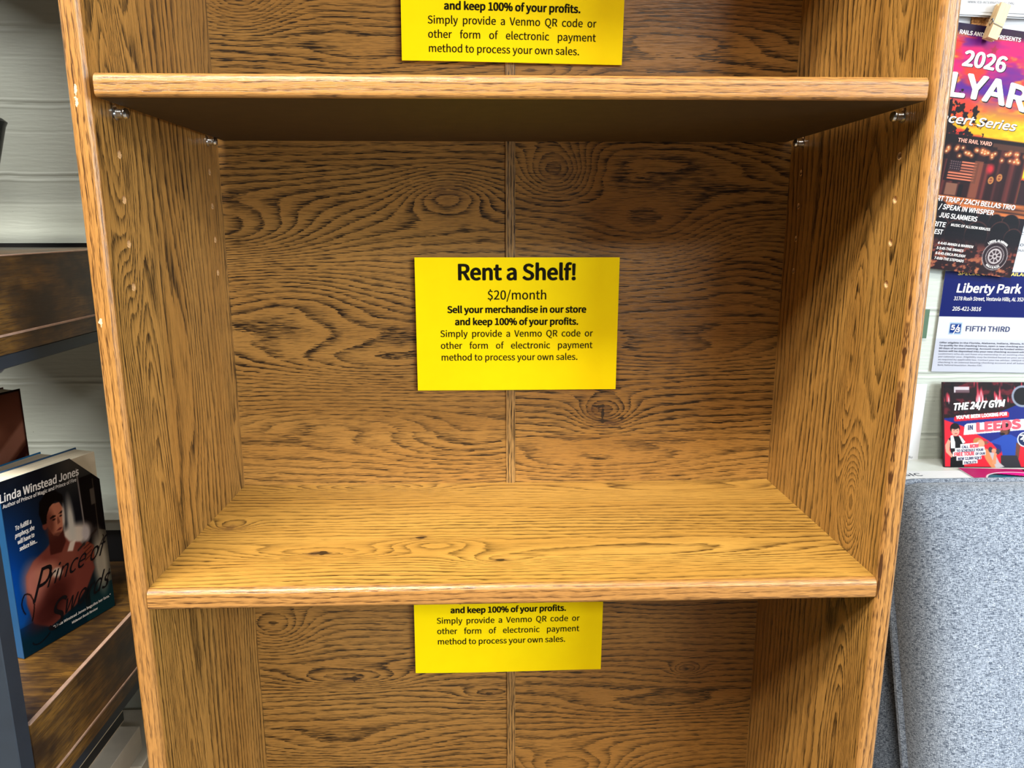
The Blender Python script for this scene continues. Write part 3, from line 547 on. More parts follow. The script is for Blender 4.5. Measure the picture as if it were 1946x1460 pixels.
CSH = [(-.1729, -.1791, .020, .0012, 1), (-.1700, -.1785, .0042, .0055, 1), (-.0125, -.1983, .0060, .0026, 1), (-.0856, -.1484, .0062, .0030, 1)]
M_backL = wood('oak_print_back', 'XZ', 135, zup(BLb), zup(SPb), [ZO + .3419, ZO + .06], LIGHT, DARK, 1.7, tk=1.25, tl=1.3, cracks=zup(CBL))
M_backR = wood('oak_print_back_right', 'XZ', 135, zup(BRb), zup(SPb), [ZO + .0544, ZO + .25], LIGHT, DARK, 4.1, tk=1.25, tl=1.3, cracks=zup(CBR))
M_shelf = wood('oak_print_shelf', 'XY', 125, SHb, SHs, [-.1501, -.071], (172, 130, 60), (52, 32, 10), 8.8, 6, fine=1.0, tk=1.2, pore=.55, cracks=CSH)
M_sideL = wood('oak_print_side', 'ZY', 105, zupu([(.055, -.200, .20, .020, 9), (.345, -.212, .12, .017, -7), (.21, -.222, .05, .012, 4), (-.26, -.195, .15, .022, 9), (.2, -.02, .2, .012, 4), (.54, -.19, .12, .022, 8), (.16, -.12, .10, .02, -3)]), (), [], LIGHT, DARK, 12.3, 4, tk=1.35, tl=.8)
M_sideR = wood('oak_print_side_right', 'ZY', 105, zupu([(.0465, -.190, .040, .018, 9), (.30, -.218, .17, .020, 8), (.18, -.165, .10, .014, -6), (-.2, -.205, .15, .022, 9), (.52, -.195, .14, .022, 9), (.33, -.1, .15, .03, 2)]), (), [], LIGHT, DARK, 21.9, 4, tk=1.35, tl=.8)
M_edgeV = wood('oak_edge_vertical', 'ZXY', 210, (), (), [], (156, 111, 58), (66, 39, 16), 31.0, 3, pore=1.0, fine=.95, bk=.3, tk=1.7, tl=1.6, chips=CH, rough=.30)
M_edgeH = wood('oak_edge_horizontal', 'XZY', 210, (), (), [], (156, 111, 58), (66, 39, 16), 36.0, 3, pore=1.0, fine=.95, bk=.3, tk=1.7, tl=1.6, rough=.30)
M_strip = wood('oak_strip', 'ZX', 330, (), (), [], (160, 124, 74), DARK, 41.0, 2, pore=1.3)
M_under = plain('brown_shaded_underside', (62, 46, 20), .7, 0, .3, .10, 60)  # brown board, its colour deepened for the shade under the shelves
M_hole = plain('chipboard_and_lit_lip', (200, 158, 108), .8)

book = empty('bookcase', (0, 0, 0), 0, 'tall oak veneer bookcase with empty adjustable shelves against the painted brick wall', 'bookcase')
HOLES = [(y, ZO + .3668 - .0325 * k) for y in (-.2108, -.0290) for k in range(0, 5)]

def side_panel(sg, mat):
    """side board: rounded front edge, drilled peg holes on the inner face"""
    xi, xo = sg * HW, sg * (HW + TS); r = .0045; mb = MB()
    # outline in (x, y), from inner front round to the outer back
    A = [(xi, -DP + r)] + [(xi + sg * r * (1 - math.cos(a)), -DP + r - r * math.sin(a)) for a in (math.pi / 8, math.pi / 4, 3 * math.pi / 8, math.pi / 2)]
    B = [(xo - sg * r * (1 - math.cos(a)), -DP + r - r * math.sin(a)) for a in (math.pi / 2, 3 * math.pi / 8, math.pi / 4, math.pi / 8)] + [(xo, -DP + r)]
    out = A + B + [(xo, .008), (xi, .008)]
    n = len(out); k = len(mb.v)
    for z in (0.0, TOP):
        for p in out: mb.v.append((p[0], p[1], z))
    for i in range(n - 1):
        mb.f.append((k + i, k + i + 1, k + n + i + 1, k + n + i)); mb.mi.append(1 if i < len(A) + len(B) - 1 else 0)
    mb.f.append(tuple(range(k, k + n))); mb.mi.append(0); mb.f.append(tuple(range(k + n, k + 2 * n))); mb.mi.append(0)
    # inner face with round holes, filled from a flat outline
    y0, y1 = -DP + r, .008; R = .0027; NS = 12
    loops = [[(y0, 0), (y1, 0), (y1, TOP), (y0, TOP)]] + [[(y + R * math.cos(2 * math.pi * i / NS), z + R * math.sin(2 * math.pi * i / NS)) for i in range(NS)] for y, z in HOLES]
    V, F = fill(loops); mb.add([(xi, a, b) for a, b in V], F, 0)
    for y, z in HOLES:
        q = [(y + R * math.cos(2 * math.pi * i / NS), z + R * math.sin(2 * math.pi * i / NS)) for i in range(NS)]
        q0 = [(y + 1.35 * (a - y), z + 1.35 * (b - z)) for a, b in q]
        mb.add([(xi, a, b) for a, b in q] + [(xi + sg * .007, a, b) for a, b in q], [(i, (i + 1) % NS, NS + (i + 1) % NS, NS + i) for i in range(NS)] + [tuple(NS + i for i in range(NS))], 2)
        mb.add([(xi - sg * .0002, a, b) for a, b in q] + [(xi - sg * .00005, a, b) for a, b in q0], [(i, (i + 1) % NS, NS + (i + 1) % NS, NS + i) for i in range(NS // 2 + 1, NS)], 2)  # pale crescent on the lower rim: the lit lip put in as colour
    return mb.build('side_panel', [mat, M_edgeV, M_hole], book, recalc=True)
sideL = side_panel(-1, M_sideL); sideR = side_panel(1, M_sideR)
for x0, x1, mt in ((-HW, .0005, M_backL), (.0045, HW, M_backR)):
    mb = MB(); mb.box((x0, 0, .06), (x1, .006, TOP - .005)); mb.build('back_panel', mt, book)
mb = MB(); mb.box((-.0030, -.0016, .06), (.0072, 0.0, TOP - .01), 0, .0004); mb.build('back_strip', M_strip, book)

def shelf(z, hw, dep, th=.016, y1=0.0, name='shelf', tilt=0.0):
    """board with a rounded front edge; z is the top"""
    r1, r2_ = .0055, .003; mb = MB()
    pr = [(y1, -th), (y1, 0)] + [(-dep + r1 - r1 * math.sin(a), -r1 + r1 * math.cos(a)) for a in [math.pi / 2 * i / 5 for i in range(6)]]
    pr += [(-dep + r2_ - r2_ * math.cos(a), -th + r2_ - r2_ * math.sin(a)) for a in [math.pi / 2 * i / 4 for i in range(5)]]
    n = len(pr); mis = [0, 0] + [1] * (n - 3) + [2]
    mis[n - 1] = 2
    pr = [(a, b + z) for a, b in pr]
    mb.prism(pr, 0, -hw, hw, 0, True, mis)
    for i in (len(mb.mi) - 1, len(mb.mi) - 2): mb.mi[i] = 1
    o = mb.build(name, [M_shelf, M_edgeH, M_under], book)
    if tilt:
        o.location = (0, 0, 0)
        for v in o.data.vertices: v.co.z += -v.co.y * tilt
    return o
shelf(ZO, HW, DP - .0015, .0170)
shelf(ZO + .3822, .2865, .252, .0160, -.002, tilt=.006)
shelf(ZO + .655, HW - .004, .250, .0160, -.002)
shelf(ZO - .400, HW - .004, .246, .0160, -.002)
shelf(.075, HW, DP - .002, .016)
mb = MB(); mb.box((-HW, -DP + .02, 0), (HW, -DP + .036, .058)); mb.build('kick_board', M_edgeH, book)
mb = MB(); mb.box((-HW - TS - .006, -DP - .008, TOP), (HW + TS + .006, .012, TOP + .018), 0, .004); mb.build('top_panel', M_edgeH, book)
M_steel = plain('zinc_peg', (205, 208, 210), .22, 1.0, .5)
for sg, par in ((-1, sideL), (1, sideR)):
    for y in (-.2108, -.0290):
        mb = MB(); x = sg * HW
        mb.lathe((x + sg * .005, y, ZO + .3624), (-sg, 0, 0), [(.0024, 0), (.0024, .0048), (.0046, .0050), (.0048, .0062), (.0034, .0066), (.0032, .0105), (.0039, .0112), (.0041, .0125), (.0033, .0142), (.0012, .0148)], 18)
        mb.build('shelf_peg', M_steel, par, smooth=True)

# ------------------------------------------------------------------ yellow notices on the back board
M_yel = plain('yellow_paper', (255, 228, 2), .6, 0, .1, .015)
M_blk = plain('black_toner', (26, 25, 14), .7, 0, .05, .02)
def notice_inks(W, H, dn=0.0):
    k = H / 1130.0 * 1.0
    def L(txt, fa, fb, fy, cap, off, sx=None):
        x0, x1 = fa * W, fb * W
        return (line(txt, x0, x1, H * (1 - fy) - dn, cap * H, 0, None, sx), off * H, 2)
    s = (.8046 - .1194) * W / tw('method to process your own sales.')
    return [L('Rent a Shelf!', .204, .792, .163, .113, .0058), L('$20/month', .351, .646, .309, .0665, .0010),
            L('Sell your merchandise in our store', .1545, .8415, .408, .0487, .0034), L('and keep 100% of your profits.', .191, .8044, .499, .0487, .0034),
            L('Simply provide a Venmo QR code or', .1173, .877, .589, .0487, .0010, s), L('other form of electronic payment', .1183, .877, .679, .0487, .0010, s),
            L('method to process your own sales.', .1194, .8046, .769, .0487, .0010)]
def notice(x0, z0, W, H, rot, y, amp, label, dn=0.0):
    cf = lambda x, z: -amp * (math.sin(math.pi * x / W * 1.3 + .6) * .5 + .5) - amp * .8 * (z / H) ** 2
    o = sheet('paper_notice', W, H, [M_yel, M_yel, M_blk], None, notice_inks(W, H, dn), .0003, None, (x0, y, ZO + z0), (0, rot, 0), cf)
    tag(o, label, 'sign', 'yellow shelf rental notices'); return o
notice(-.0986, .1074, .2157, .1425, math.radians(.12), -.0030, .0010, 'yellow paper notice fully visible above the middle shelf of the oak bookcase')
notice(-.1051, .4422, .2190, .1440, math.radians(.7), -.0030, .0030, 'yellow paper notice with its top cut off, in the topmost compartment of the oak bookcase', .0250)
notice(-.1104, -.2335, .2195, .1490, math.radians(.36) * -1 + math.radians(.7), -.0030, .0030, 'yellow paper notice partly hidden below the middle shelf of the oak bookcase', -.0030)

# ------------------------------------------------------------------ things on the right: pinned papers, cards, shelf, armchair
M_print = printed('printed_gloss', .42)
M_white = plain('white_paper', (198, 200, 204), .6, 0, .3, .01)
M_ink = plain('white_ink', (214, 211, 210), .5, 0, .3, .01)
M_grey = plain('grey_ink', (62, 66, 80), .6, 0, .3, .02)
M_navy = plain('navy_ink', (8, 22, 76), .5, 0, .3, .02)
M_red = plain('red_ink', (220, 40, 62), .5, 0, .3, .02)
M_pinkink = plain('salmon_ink', (226, 150, 130), .5, 0, .3, .02)
M_gold = plain('gold_ink', (250, 214, 90), .5, 0, .3, .02)
M_black = plain('black_ink', (14, 12, 16), .5, 0, .1, .02)

# --- concert poster (local x right, z up; art measured from the top edge)
W, H = .2025, .2620
c = Cv(W, H, 1350, (150, 52, 150)); T = H
n1 = c.noise(.05, .018, 3, 4); n2 = c.noise(.035, .012, 9, 4); n3 = c.noise(.012, .006, 5, 3); dn = T - c.Y
c.paint(np.clip((n1 - .42) * 5, 0, 1), (232, 52, 132)); c.paint(np.clip((n2 - .50) * 6, 0, 1) * (dn > .012), (255, 84, 70))
c.paint(np.clip((.42 - n1) * 6, 0, 1) * .9, (96, 56, 170)); c.paint(np.clip((n3 - .55) * 6, 0, 1) * np.clip((n2 - .42) * 5, 0, 1), (255, 170, 70))
c.paint(np.clip((dn - .068) / .03, 0, 1), (255, 196, 40)); c.paint(np.clip((dn - .06) / .03, 0, 1) * np.clip((n1 - .46) * 7, 0, 1), (236, 78, 60))
c.paint(np.clip((n3 - .5) * 4, 0, 1) * np.clip((dn - .075) / .02, 0, 1) * .8, (255, 224, 60))
c.paint(np.clip((.0125 - dn) / .006, 0, 1) * .9, (52, 44, 70))
c.seg(.0, T - .0145, .085, T - .0185, .0006, (200, 30, 70))
st = [(.120 + .0055 * (1 if i % 2 == 0 else .42) * math.sin(math.pi * i / 5), T - .0225 + .0055 * (1 if i % 2 == 0 else .42) * math.cos(math.pi * i / 5)) for i in range(10)]
c.poly(st, (196, 66, 96), .85)
fol = c.noise(.005, .005, 21, 3)
tree = np.clip(1.3 - np.hypot((c.X - .075) / .05, (dn - .098) / .028), 0, 1); c.paint((tree + (fol - .5) * 2.2 > .62) * (tree > .08) * 1.0, (42, 26, 34))
c.rect(.02, T - .185, .186, T - .113, (84, 44, 46))
pl = c.noise(.0032, .6, 31, 1); c.paint(np.clip((pl - .45) * 3, 0, 1) * (dn > .121) * (dn < .182) * (c.X < .186), (128, 62, 58))
c.paint(np.clip((.5 - pl) * 4, 0, 1) * (dn > .121) * (dn < .182) * (c.X < .186) * .8, (46, 22, 28))
c.rect(.02, T - .1225, .186, T - .1135, (34, 24, 32)); c.rect(.144, T - .124, .186, T - .1175, (98, 66, 56))
c.paint(((dn > .122) & (dn < .140) & (c.X < .15)) * .7, (28, 18, 28))
rng = random.Random(4)
for i in range(34):
    x = .088 + .096 * rng.random(); y = T - (.1255 + .011 * rng.random())
    c.ell(x, y, .0022, .0022, (250, 150, 90), 0, 1.6, .8); c.ell(x, y, .0009, .0009, (255, 236, 190))
c.rect(.0955, T - .1635, .1335, T - .1385, (44, 28, 36))
for i in range(7):
    y0 = T - .1410 - i * .0031; c.rect(.0999, y0 - .0017, .1310, y0, (232, 140, 110))
c.rect(.0999, T - .1518, .1130, T - .1405, (50, 34, 48))
for i in range(4):
    for j in range(5): c.ell(.1012 + j * .0025, T - .1422 - i * .0025, .0005, .0005, (180, 150, 150))
c.rect(.1005, T - .1785, .114, T - .1655, (150, 106, 88)); c.rect(.1155, T - .1800, .121, T - .166, (30, 22, 30)); c.rect(.128, T - .1800, .138, T - .139, (150, 92, 70), .8)
for x, y in ((.151, .1575), (.1602, .1535)): c.ell(x, T - y, .0031, .0040, (236, 170, 96)); c.ell(x, T - y, .0022, .0030, (150, 84, 60)); c.seg(x - .002, T - y, x + .002, T - y, .0006, (240, 180, 110))
c.ell(.1475, T - .1455, .004, .005, (210, 60, 70), 0, 1)
c.rect(.186, T - .19, W, T - .153, (60, 36, 44)); c.paint(((fol > .5) & (c.X > .186) & (dn > .147) & (dn < .156)) * 1.0, (46, 32, 40))
c.paint(np.clip((dn - .1785) / .002, 0, 1) * (dn < .3), (36, 28, 40)); c.paint(((dn > .1795) & (dn < .195)) * np.clip(c.noise(.06, .002, 7, 2) * 2 - .3, 0, 1), (216, 130, 74))
for x, y, r in ((.098, .197, .0125), (.118, .199, .0115), (.136, .2, .0105), (.154, .2015, .0085), (.168, .2005, .0080), (.186, .202, .0110), (.104, .215, .012), (.124, .218, .013), (.149, .218, .014), (.176, .213, .012), (.193, .218, .011)):
    c.ell(x, T - y, r, r * 1.05, (150, 90, 76), 0, 0, .5); c.ell(x, T - y - .0008, r * .96, r * 1.02, (24, 24, 34)); c.rect(x - r * .8, T - y - r * 1.6, x + r * .8, T - y, (30, 27, 37))
gr = c.noise(.004, .003, 44, 3); c.paint(np.clip((dn - .222) / .012, 0, 1), (52, 34, 40)); c.paint(np.clip((gr - .52) * 6, 0, 1) * np.clip((dn - .225) / .012, 0, 1), (150, 82, 72)); c.paint(np.clip((gr - .64) * 8, 0, 1) * np.clip((dn - .24) / .01, 0, 1), (196, 130, 92))
sx_, sy_ = .1773, T - .2398
c.ell(sx_, sy_, .0150, .0158, (226, 220, 222)); c.ell(sx_, sy_, .0144, .0152, (54, 40, 48)); c.ell(sx_, sy_, .0108, .0114, (226, 220, 222)); c.ell(sx_, sy_, .0102, .0108, (64, 46, 54)); c.ell(sx_, sy_, .0082, .0087, (214, 206, 208)); c.ell(sx_, sy_, .0066, .0070, (64, 46, 54))
for k in range(8): c.seg(sx_, sy_, sx_ + .0068 * math.cos(k * math.pi / 4), sy_ + .0071 * math.sin(k * math.pi / 4), .0011, (214, 206, 208))
c.ell(sx_, sy_, .0030, .0031, (214, 206, 208)); c.ell(sx_, sy_, .0016, .0017, (64, 46, 54))
def arch(xc, k): return lambda X, Y: (X, Y - k * (X - xc) ** 2)
def ringtext(cx, cy, r):                                                       # lettering bent over a circle; X is the arc length from the top
    return lambda X, Y: (cx + (r + Y) * math.sin(X / r), cy + (r + Y) * math.cos(X / r))
def ringlow(cx, cy, r): return lambda X, Y: (cx + (r - Y) * math.sin(X / r), cy - (r - Y) * math.cos(X / r))
I = []
I.append((line('RAILS AND TIES PRESENTS', .0767, .1468, T - .0110, .0040, .0), .00022, 2))
I.append((line('2026', .0885, .1378, T - .0425, .0150, .05, warp=arch(.1, 1.2)), .0010, 4, 1)); I.append((line('2026', .0875, .1368, T - .0420, .0150, .05, warp=arch(.1, 1.2)), .0010, 2))
I.append((line('RAILYARD', .0150, .1990, T - .0750, .0235, .0, warp=arch(.1, 1.4)), .0016, 4, 1)); I.append((line('RAILYARD', .0140, .1980, T - .0740, .0235, .0, warp=arch(.1, 1.4)), .0016, 2))
I.append((line('Concert Series', .0560, .1650, T - .1025, .0088, .30), .0007, 4, 1)); I.append((line('Concert Series', .0555, .1645, T - .1020, .0088, .30), .0004, 2))
I.append((line('THE RAIL YARD', .1026, .1424, T - .1210, .0040), .0002, 3))
for tx, a, b, y, h in (('RT TRAP / ZACH BELLAS TRIO', .0935, .1868, .1862, .0052), ('/ SPEAK IN WHISPER', .0985, .1632, .1948, .0052), ('JUG SLAMMERS', .1010, .1460, .2040, .0052), ('RITE', .0960, .1112, .2144, .0052), ('EST', .0995, .1095, .2228, .0052)):
    I.append((line(tx, a, b, T - y, h, .08), .00026, 2))
I.append((line('MUSIC OF ALLISON KRAUSS', .1169, .1640, T - .2122, .0028, .08), .00014, 2))
for k, tx in enumerate(('4-4:45-MANDI & WARREN', '5-5:45-THE SNAKES', '6-6:45-ERICA RYLEIGH', '7-8:00-THE STEPDADS')):
    I.append((line(tx, .1066, (.1492, .1388, .1425, .1420)[k], T - .2338 - k * .0057, .0028, .12), .00014, 2))
I.append((line('LEEDS, ALABAMA', -.0115, .0115, .0004, .0024, warp=ringtext(sx_, sy_, .0160)), .00018, 2))
I.append((line('RAILS & ALES', -.0085, .0085, -.0010, .0021, warp=ringlow(sx_, sy_, .0128)), .00012, 2))
th = math.radians(6.8); BRx, BRz = .5871, ZO + .2221
o = sheet('concert_poster', W, H, [M_print, M_white, M_ink, M_pinkink, M_black], c, I, .0004, None, (BRx - W * math.cos(th), 0.0590, BRz + W * math.sin(th)), (0, th, 0))
tag(o, 'colourful sunset concert poster with large white lettering, hung crooked by a wooden clothespin', 'poster')

# --- cork strip, clothespin, papers above
M_cork = NT('cork'); _n = M_cork.noise(M_cork.coord(), 420, 3); M_cork = M_cork.fin(M_cork.mix(M_cork.smooth(_n, .38, .62), lin((150, 100, 56)), lin((206, 152, 94))), .9)
mb = MB(); mb.box((.5075, .0640, ZO + .40), (.5425, .0698, ZO + .62)); o = mb.build('cork_strip', M_cork); tag(o, 'narrow brown cork strip on the brick wall behind the clothespin', 'cork board')
M_pin = NT('bare_birch'); _c = M_pin.coord(); _n = M_pin.noise(M_pin.vec('MULTIPLY', _c, (900, 900, 60)), 1, 2); M_pin = M_pin.fin(M_pin.mix(_n, lin((228, 202, 160)), lin((206, 174, 128))), .65)
ang = math.radians(17)
pin = empty('clothespin', (.5262, .0500, ZO + .4955), 0, 'small bare wooden clothespin gripping the top edge of the concert poster', 'clothespin'); pin.rotation_euler = (0, ang, 0)
def pin_half(front):
    y0, y1 = (-.0052, -.0006) if front else (.0006, .0052); mb = MB(); L = .0180
    pr = [(y0, -L), (y1, -L), (y1, L * .2), (y0 * .2 + y1 * .8 + (.0 if front else 0), L), (y0, L)]
    s_ = -1 if front else 1
    pr = [(s_ * .0008, -L), (s_ * .0008, -.003), (s_ * .0016, L), (s_ * .0050, L), (s_ * .0056, -.002), (s_ * .0050, -.0045), (s_ * .0056, -.0060), (s_ * .0050, -L)]
    mb.prism(pr, 0, -.0056, .0056); return mb.build('pin_leg', M_pin, pin)
pin_half(True); pin_half(False)
mb = MB(); mb.tube([(-.0052 + .0010 * math.sin(t / 2), .0030 * math.cos(t) - .0002, -.001 + .0030 * math.sin(t)) for t in [i * .5 for i in range(28)]], .00055, 6)
mb.tube([(-.0056, -.0030, .0005), (-.0052, -.0056, -.0040), (.0050, -.0058, -.0052)], .0006, 6); mb.build('spring', M_steel, pin, smooth=True)

def papers(name, x, z, W, H, n, rot, y, inks, label, cat, lift=.0010):
    root = empty(name, (x, y, ZO + z), 0, label, cat)
    root.rotation_euler = (0, rot, 0); rg = random.Random(len(label))
    for k in range(n):
        dz = -.0022 * k * (.4 + rg.random()) if k else 0
        cf = lambda xx, zz, k=k: -.0015 * math.sin(3 * xx / W + k)
        sheet('paper_sheet', W, H, [M_white, M_white, M_grey], None, inks if k == 0 else (), .0005, root, (rg.uniform(-.001, .001) if k else 0, k * lift, dz), (0, 0, 0), cf)
    return root
papers('leaflet_stack', .462, .5085, .216, .279, 4, math.radians(1.6), .0570, [(line('WWW.IEB-INTERNATIONAL.ORG', .0335, .0845, .0085, .0022), 0, 2)], 'stack of white printed leaflets hanging above the concert poster, only the lower edge in view', 'paper')
W2 = .216
ink = [(line(t_, .010, .055 + .03 * (i % 3), .0150 - i * .0045, .0016), 0, 2) for i, t_ in enumerate(('national  and  service', 'all  details inside', 'please ask at the desk'))]
o = sheet('paper_sheet', .036, .075, [M_white, M_white, M_grey], None, (), .0004, None, (.4700, .0655, ZO + .438), (0, math.radians(2), 0)); tag(o, 'white paper peeking out above the poster, left of the clothespin', 'paper')
o = sheet('paper_sheet', .150, .085, [M_white, M_white, M_grey], None, (), .0004, None, (.5405, .0655, ZO + .4300), (0, math.radians(3), 0), lambda x, z: -.002 * math.sin(x * 30)); tag(o, 'white paper peeking out above the poster, right of the clothespin', 'paper')

# --- bank flyer
W, H = .2159, .2794; B = []
c = Cv(W, H, 900, (232, 236, 244)); c.rect(-.01, .0666, W + .01, .1202, (12, 34, 118)); c.rect(-.01, -.01, W + .01, .040, (214, 218, 232))
c.rect(.0140, .0460, .0296, .0590, (150, 190, 226)); c.rect(.0145, .0465, .0291, .0585, (230, 240, 250)); c.rect(.0151, .0471, .0285, .0579, (20, 70, 150))
B = [(line('Liberty Park', .0156, .0937, .0955, .0098, .10), .0006, 2), (line('3178 Rush Street, Vestavia Hills, AL 35243', .0145, .1040, .0861, .0042, .08), .0001, 2), (line('205-421-3816', .0144, .0493, .0738, .0046, .08), .0001, 2),
     (line('FIFTH THIRD', .0338, .0886, .0496, .0060), .0003, 3), (line('SPECIAL OFFERS AVAILABLE', .0151, .1060, .1157, .0036, .1), .0002, 4),
     (line('5', .0162, .0212, .0510, .0055), .0005, 2), (line('3', .0226, .0276, .0485, .0055), .0005, 2), (line('/', .0196, .0240, .0478, .0085, .2), .0002, 2),
     (line('access your account', .0740, .1500, .1632, .0042), 0, 5), (line('total of 3 months', .0805, .1500, .1500, .0042), 0, 5), (line('amount', .0705, .0960, .1440, .0036), 0, 5)]
fine = ['Offer eligible in the Florida, Alabama, Indiana, Illinois, Kentucky, Georgia, Tennessee, Texas, North Carolina', 'To qualify for the checking bonus, open a new checking account by the date shown and complete the steps within', '90 days of account opening. Account must be funded within 90 days of account opening or account may be closed',
        'bonus will be deposited into your new checking account within 10 business days after qualifying activities are met', 'customers who do not have any ownership in an existing checking account or a checking account that closed within', 'per calendar year. Eligibility may be limited based on your account type and ownership. No minimum deposit required',
        'as required by applicable law. Contact your tax advisor. UNIQUE OFFER CODE MUST BE PRESENTED AT ACCOUNT OPENING', 'checking is an interest bearing checking account and all balances earn interest, Annual Percentage Yield is all rates', 'Bank, National Association. Member FDIC.']
for k, tx in enumerate(fine):
    a = .0048 + .0002 * k; b = .204 if k < 8 else .062
    B.append((line(tx, a, b, .0345 - k * .0034, .0017), .0001 if k < 4 else 0, 5))
th = math.radians(1.2)
o = sheet('bank_flyer', W, H, [M_print, M_white, M_ink, M_navy, M_gold, M_grey], c, B, .0003, None, (.5112, .0672, ZO + .1101), (0, th, 0)); tag(o, 'white bank flyer with a navy blue band, hanging half behind the concert poster', 'flyer')

# --- small papers close to the bookcase
o = sheet('index_card', .060, .110, [M_white, M_white, M_grey], None, [(line('library.leeds.edu', .012, .0535, .0165, .0030), 0, 2), (line('205-555-0731', .020, .0535, .0085, .0034), 0, 2)], .0003, None, (.4462, .0660, ZO - .0145), (0, math.radians(.6), 0)); tag(o, 'white paper on the brick wall beside the right edge of the bookcase, above the armchair', 'paper')
o = sheet('card', .0300, .0345, [plain('green_card', (56, 88, 62), .6), M_white], None, (), .0004, None, (.4695, .0660, ZO + .1512), (0, math.radians(1), 0)); tag(o, 'dark green card on the wall, half hidden by the right edge of the bookcase', 'card')

# --- wall shelf with gym cards
M_sh = plain('white_melamine', (190, 194, 190), .35)
mb = MB(); mb.box((.40, -.030, ZO - .018), (1.25, .0695, ZO - .0004), 0, .001); shf = mb.build('wall_shelf', M_sh); tag(shf, 'white wall shelf behind the grey armchair carrying the gym cards', 'shelf')
W, H = .1524, .1016
c = Cv(W, H, 1700, (30, 48, 140))
gx = c.noise(.010, .006, 2, 3); up_ = c.Y > .052 + .10 * (c.X - .02) * .3
c.poly([(-.01, .058), (.055, .062), (.075, .070), (.11, .085), (.2, .11), (.2, .2), (-.01, .2)], (40, 18, 26)); sk = c.poly([(-.01, .060), (.075, .072), (.2, .108), (.2, .2), (-.01, .2)])
c.paint(sk * np.clip((gx - .55) * 6, 0, 1), (112, 34, 48)); c.paint(sk * np.clip((.42 - gx) * 6, 0, 1), (14, 12, 18))
gv = c.noise(.004, .02, 12, 2); c.paint(sk * np.clip((gv - .62) * 8, 0, 1) * (c.Y > .078), (206, 70, 90)); c.paint(sk * np.clip((gv - .74) * 9, 0, 1) * (c.Y > .075), (220, 214, 222))
c.rect(.012, .0890, .030, .0962, (214, 206, 214)); c.rect(.014, .0880, .0300, .0925, (60, 26, 36), .6)
c.ell(.0930, .0850, .013, .013, (150, 160, 180)); c.ell(.0930, .0850, .0105, .0105, (26, 24, 34)); c.ell(.0995, .082, .003, .003, (220, 70, 80))
c.poly([(-.01, .060), (.022, .049), (.055, .030), (.080, .0), (-.01, -.01)], (224, 44, 66)); c.poly([(.070, .034), (.105, .020), (.16, -.01), (.06, -.01)], (214, 36, 58))
c.poly([(.103, .040), (.16, .052), (.16, .006), (.118, .012)], (236, 238, 244)); c.poly([(.110, .015), (.16, .0), (.16, .008), (.118, .019)], (28, 40, 110)); c.rect(-.01, -.01, .2, .001, (40, 40, 50))
c.poly([(.0115, .0560), (.0118, .0600), (.0140, .0612), (.0745, .0668), (.0765, .0652), (.0765, .0610), (.0760, .0600), (.0125, .0545)], (220, 40, 62))
c.poly([(.0225, .0385), (.0240, .0500), (.0265, .0520), (.16, .0640), (.16, .0510)], (244, 246, 250))
# woman with a towel
c.ell(.0125, .0465, .0058, .0062, (36, 24, 26)); c.ell(.0130, .0430, .0047, .0058, (232, 176, 156)); c.ell(.0125, .0482, .0046, .0030, (36, 24, 26)); c.ell(.0136, .0402, .0016, .0006, (196, 80, 86))
for dx in (-.0017, .0021): c.ell(.0131 + dx, .0440, .0006, .0004, (50, 34, 34))
c.poly([(.0045, .0335), (.0085, .0372), (.0190, .0372), (.0235, .0330), (.0225, .020), (.0225, -.002), (.0060, -.002), (.0070, .018)], (22, 20, 26)); c.poly([(.0005, .026), (.0045, .0335), (.0070, .031), (.0055, .020), (.0100, .014), (.0080, .0115), (.0015, .0180)], (230, 172, 150))
c.poly([(.0070, .0375), (.0100, .0385), (.0125, .0290), (.0125, .0225), (.0075, .0225)], (244, 244, 248)); c.poly([(.0165, .0385), (.0195, .0370), (.0245, .0300), (.0215, .0280)], (244, 244, 248))
# trainer in a blue polo and a woman lifting a dumbbell
c.ell(.0718, .0455, .0058, .0072, (70, 46, 40)); c.ell(.0705, .0435, .0046, .0060, (120, 80, 66)); c.ell(.0725, .0500, .0056, .0030, (50, 36, 34)); c.ell(.0683, .0400, .0030, .0016, (40, 28, 28))
c.poly([(.0640, .0355), (.0705, .0390), (.0785, .0392), (.0860, .0350), (.0880, .022), (.0830, .014), (.0680, .014), (.0660, .0265), (.0500, .0310), (.0485, .0282)], (44, 84, 180)); c.poly([(.0420, .0305), (.0500, .0318), (.0510, .0275), (.0430, .0270)], (150, 96, 76))
c.poly([(.0845, .030), (.0895, .028), (.0870, .012), (.0830, .002), (.0805, .004), (.0830, .014)], (118, 76, 62)); c.poly([(.0660, .0145), (.0850, .0145), (.0900, .0), (.0660, .0)], (58, 56, 64))
c.ell(.0400, .0300, .0064, .0052, (196, 140, 84), -20); c.ell(.0425, .0280, .0046, .0050, (228, 170, 140)); c.poly([(.0430, .0240), (.0510, .0215), (.0600, .0080), (.0640, .0020), (.0560, -.002), (.0480, .0100)], (222, 150, 104)); c.poly([(.0520, .0190), (.0590, .0170), (.0640, .0060), (.0700, .0010), (.0600, -.001)], (196, 190, 196))
c.seg(.0540, .0210, .0620, .0190, .0030, (60, 60, 72)); c.ell(.0540, .0212, .0026, .0034, (70, 70, 82)); c.ell(.0625, .0190, .0026, .0034, (70, 70, 82)); c.ell(.0580, .0200, .0028, .0026, (224, 160, 130)); c.poly([(.0555, .004), (.0585, .018), (.0612, .017), (.0600, .004)], (224, 158, 120))
c.ell(.0945, .0335, .0088, .0088, (244, 246, 250)); c.ell(.0945, .0335, .0076, .0076, (30, 50, 96))
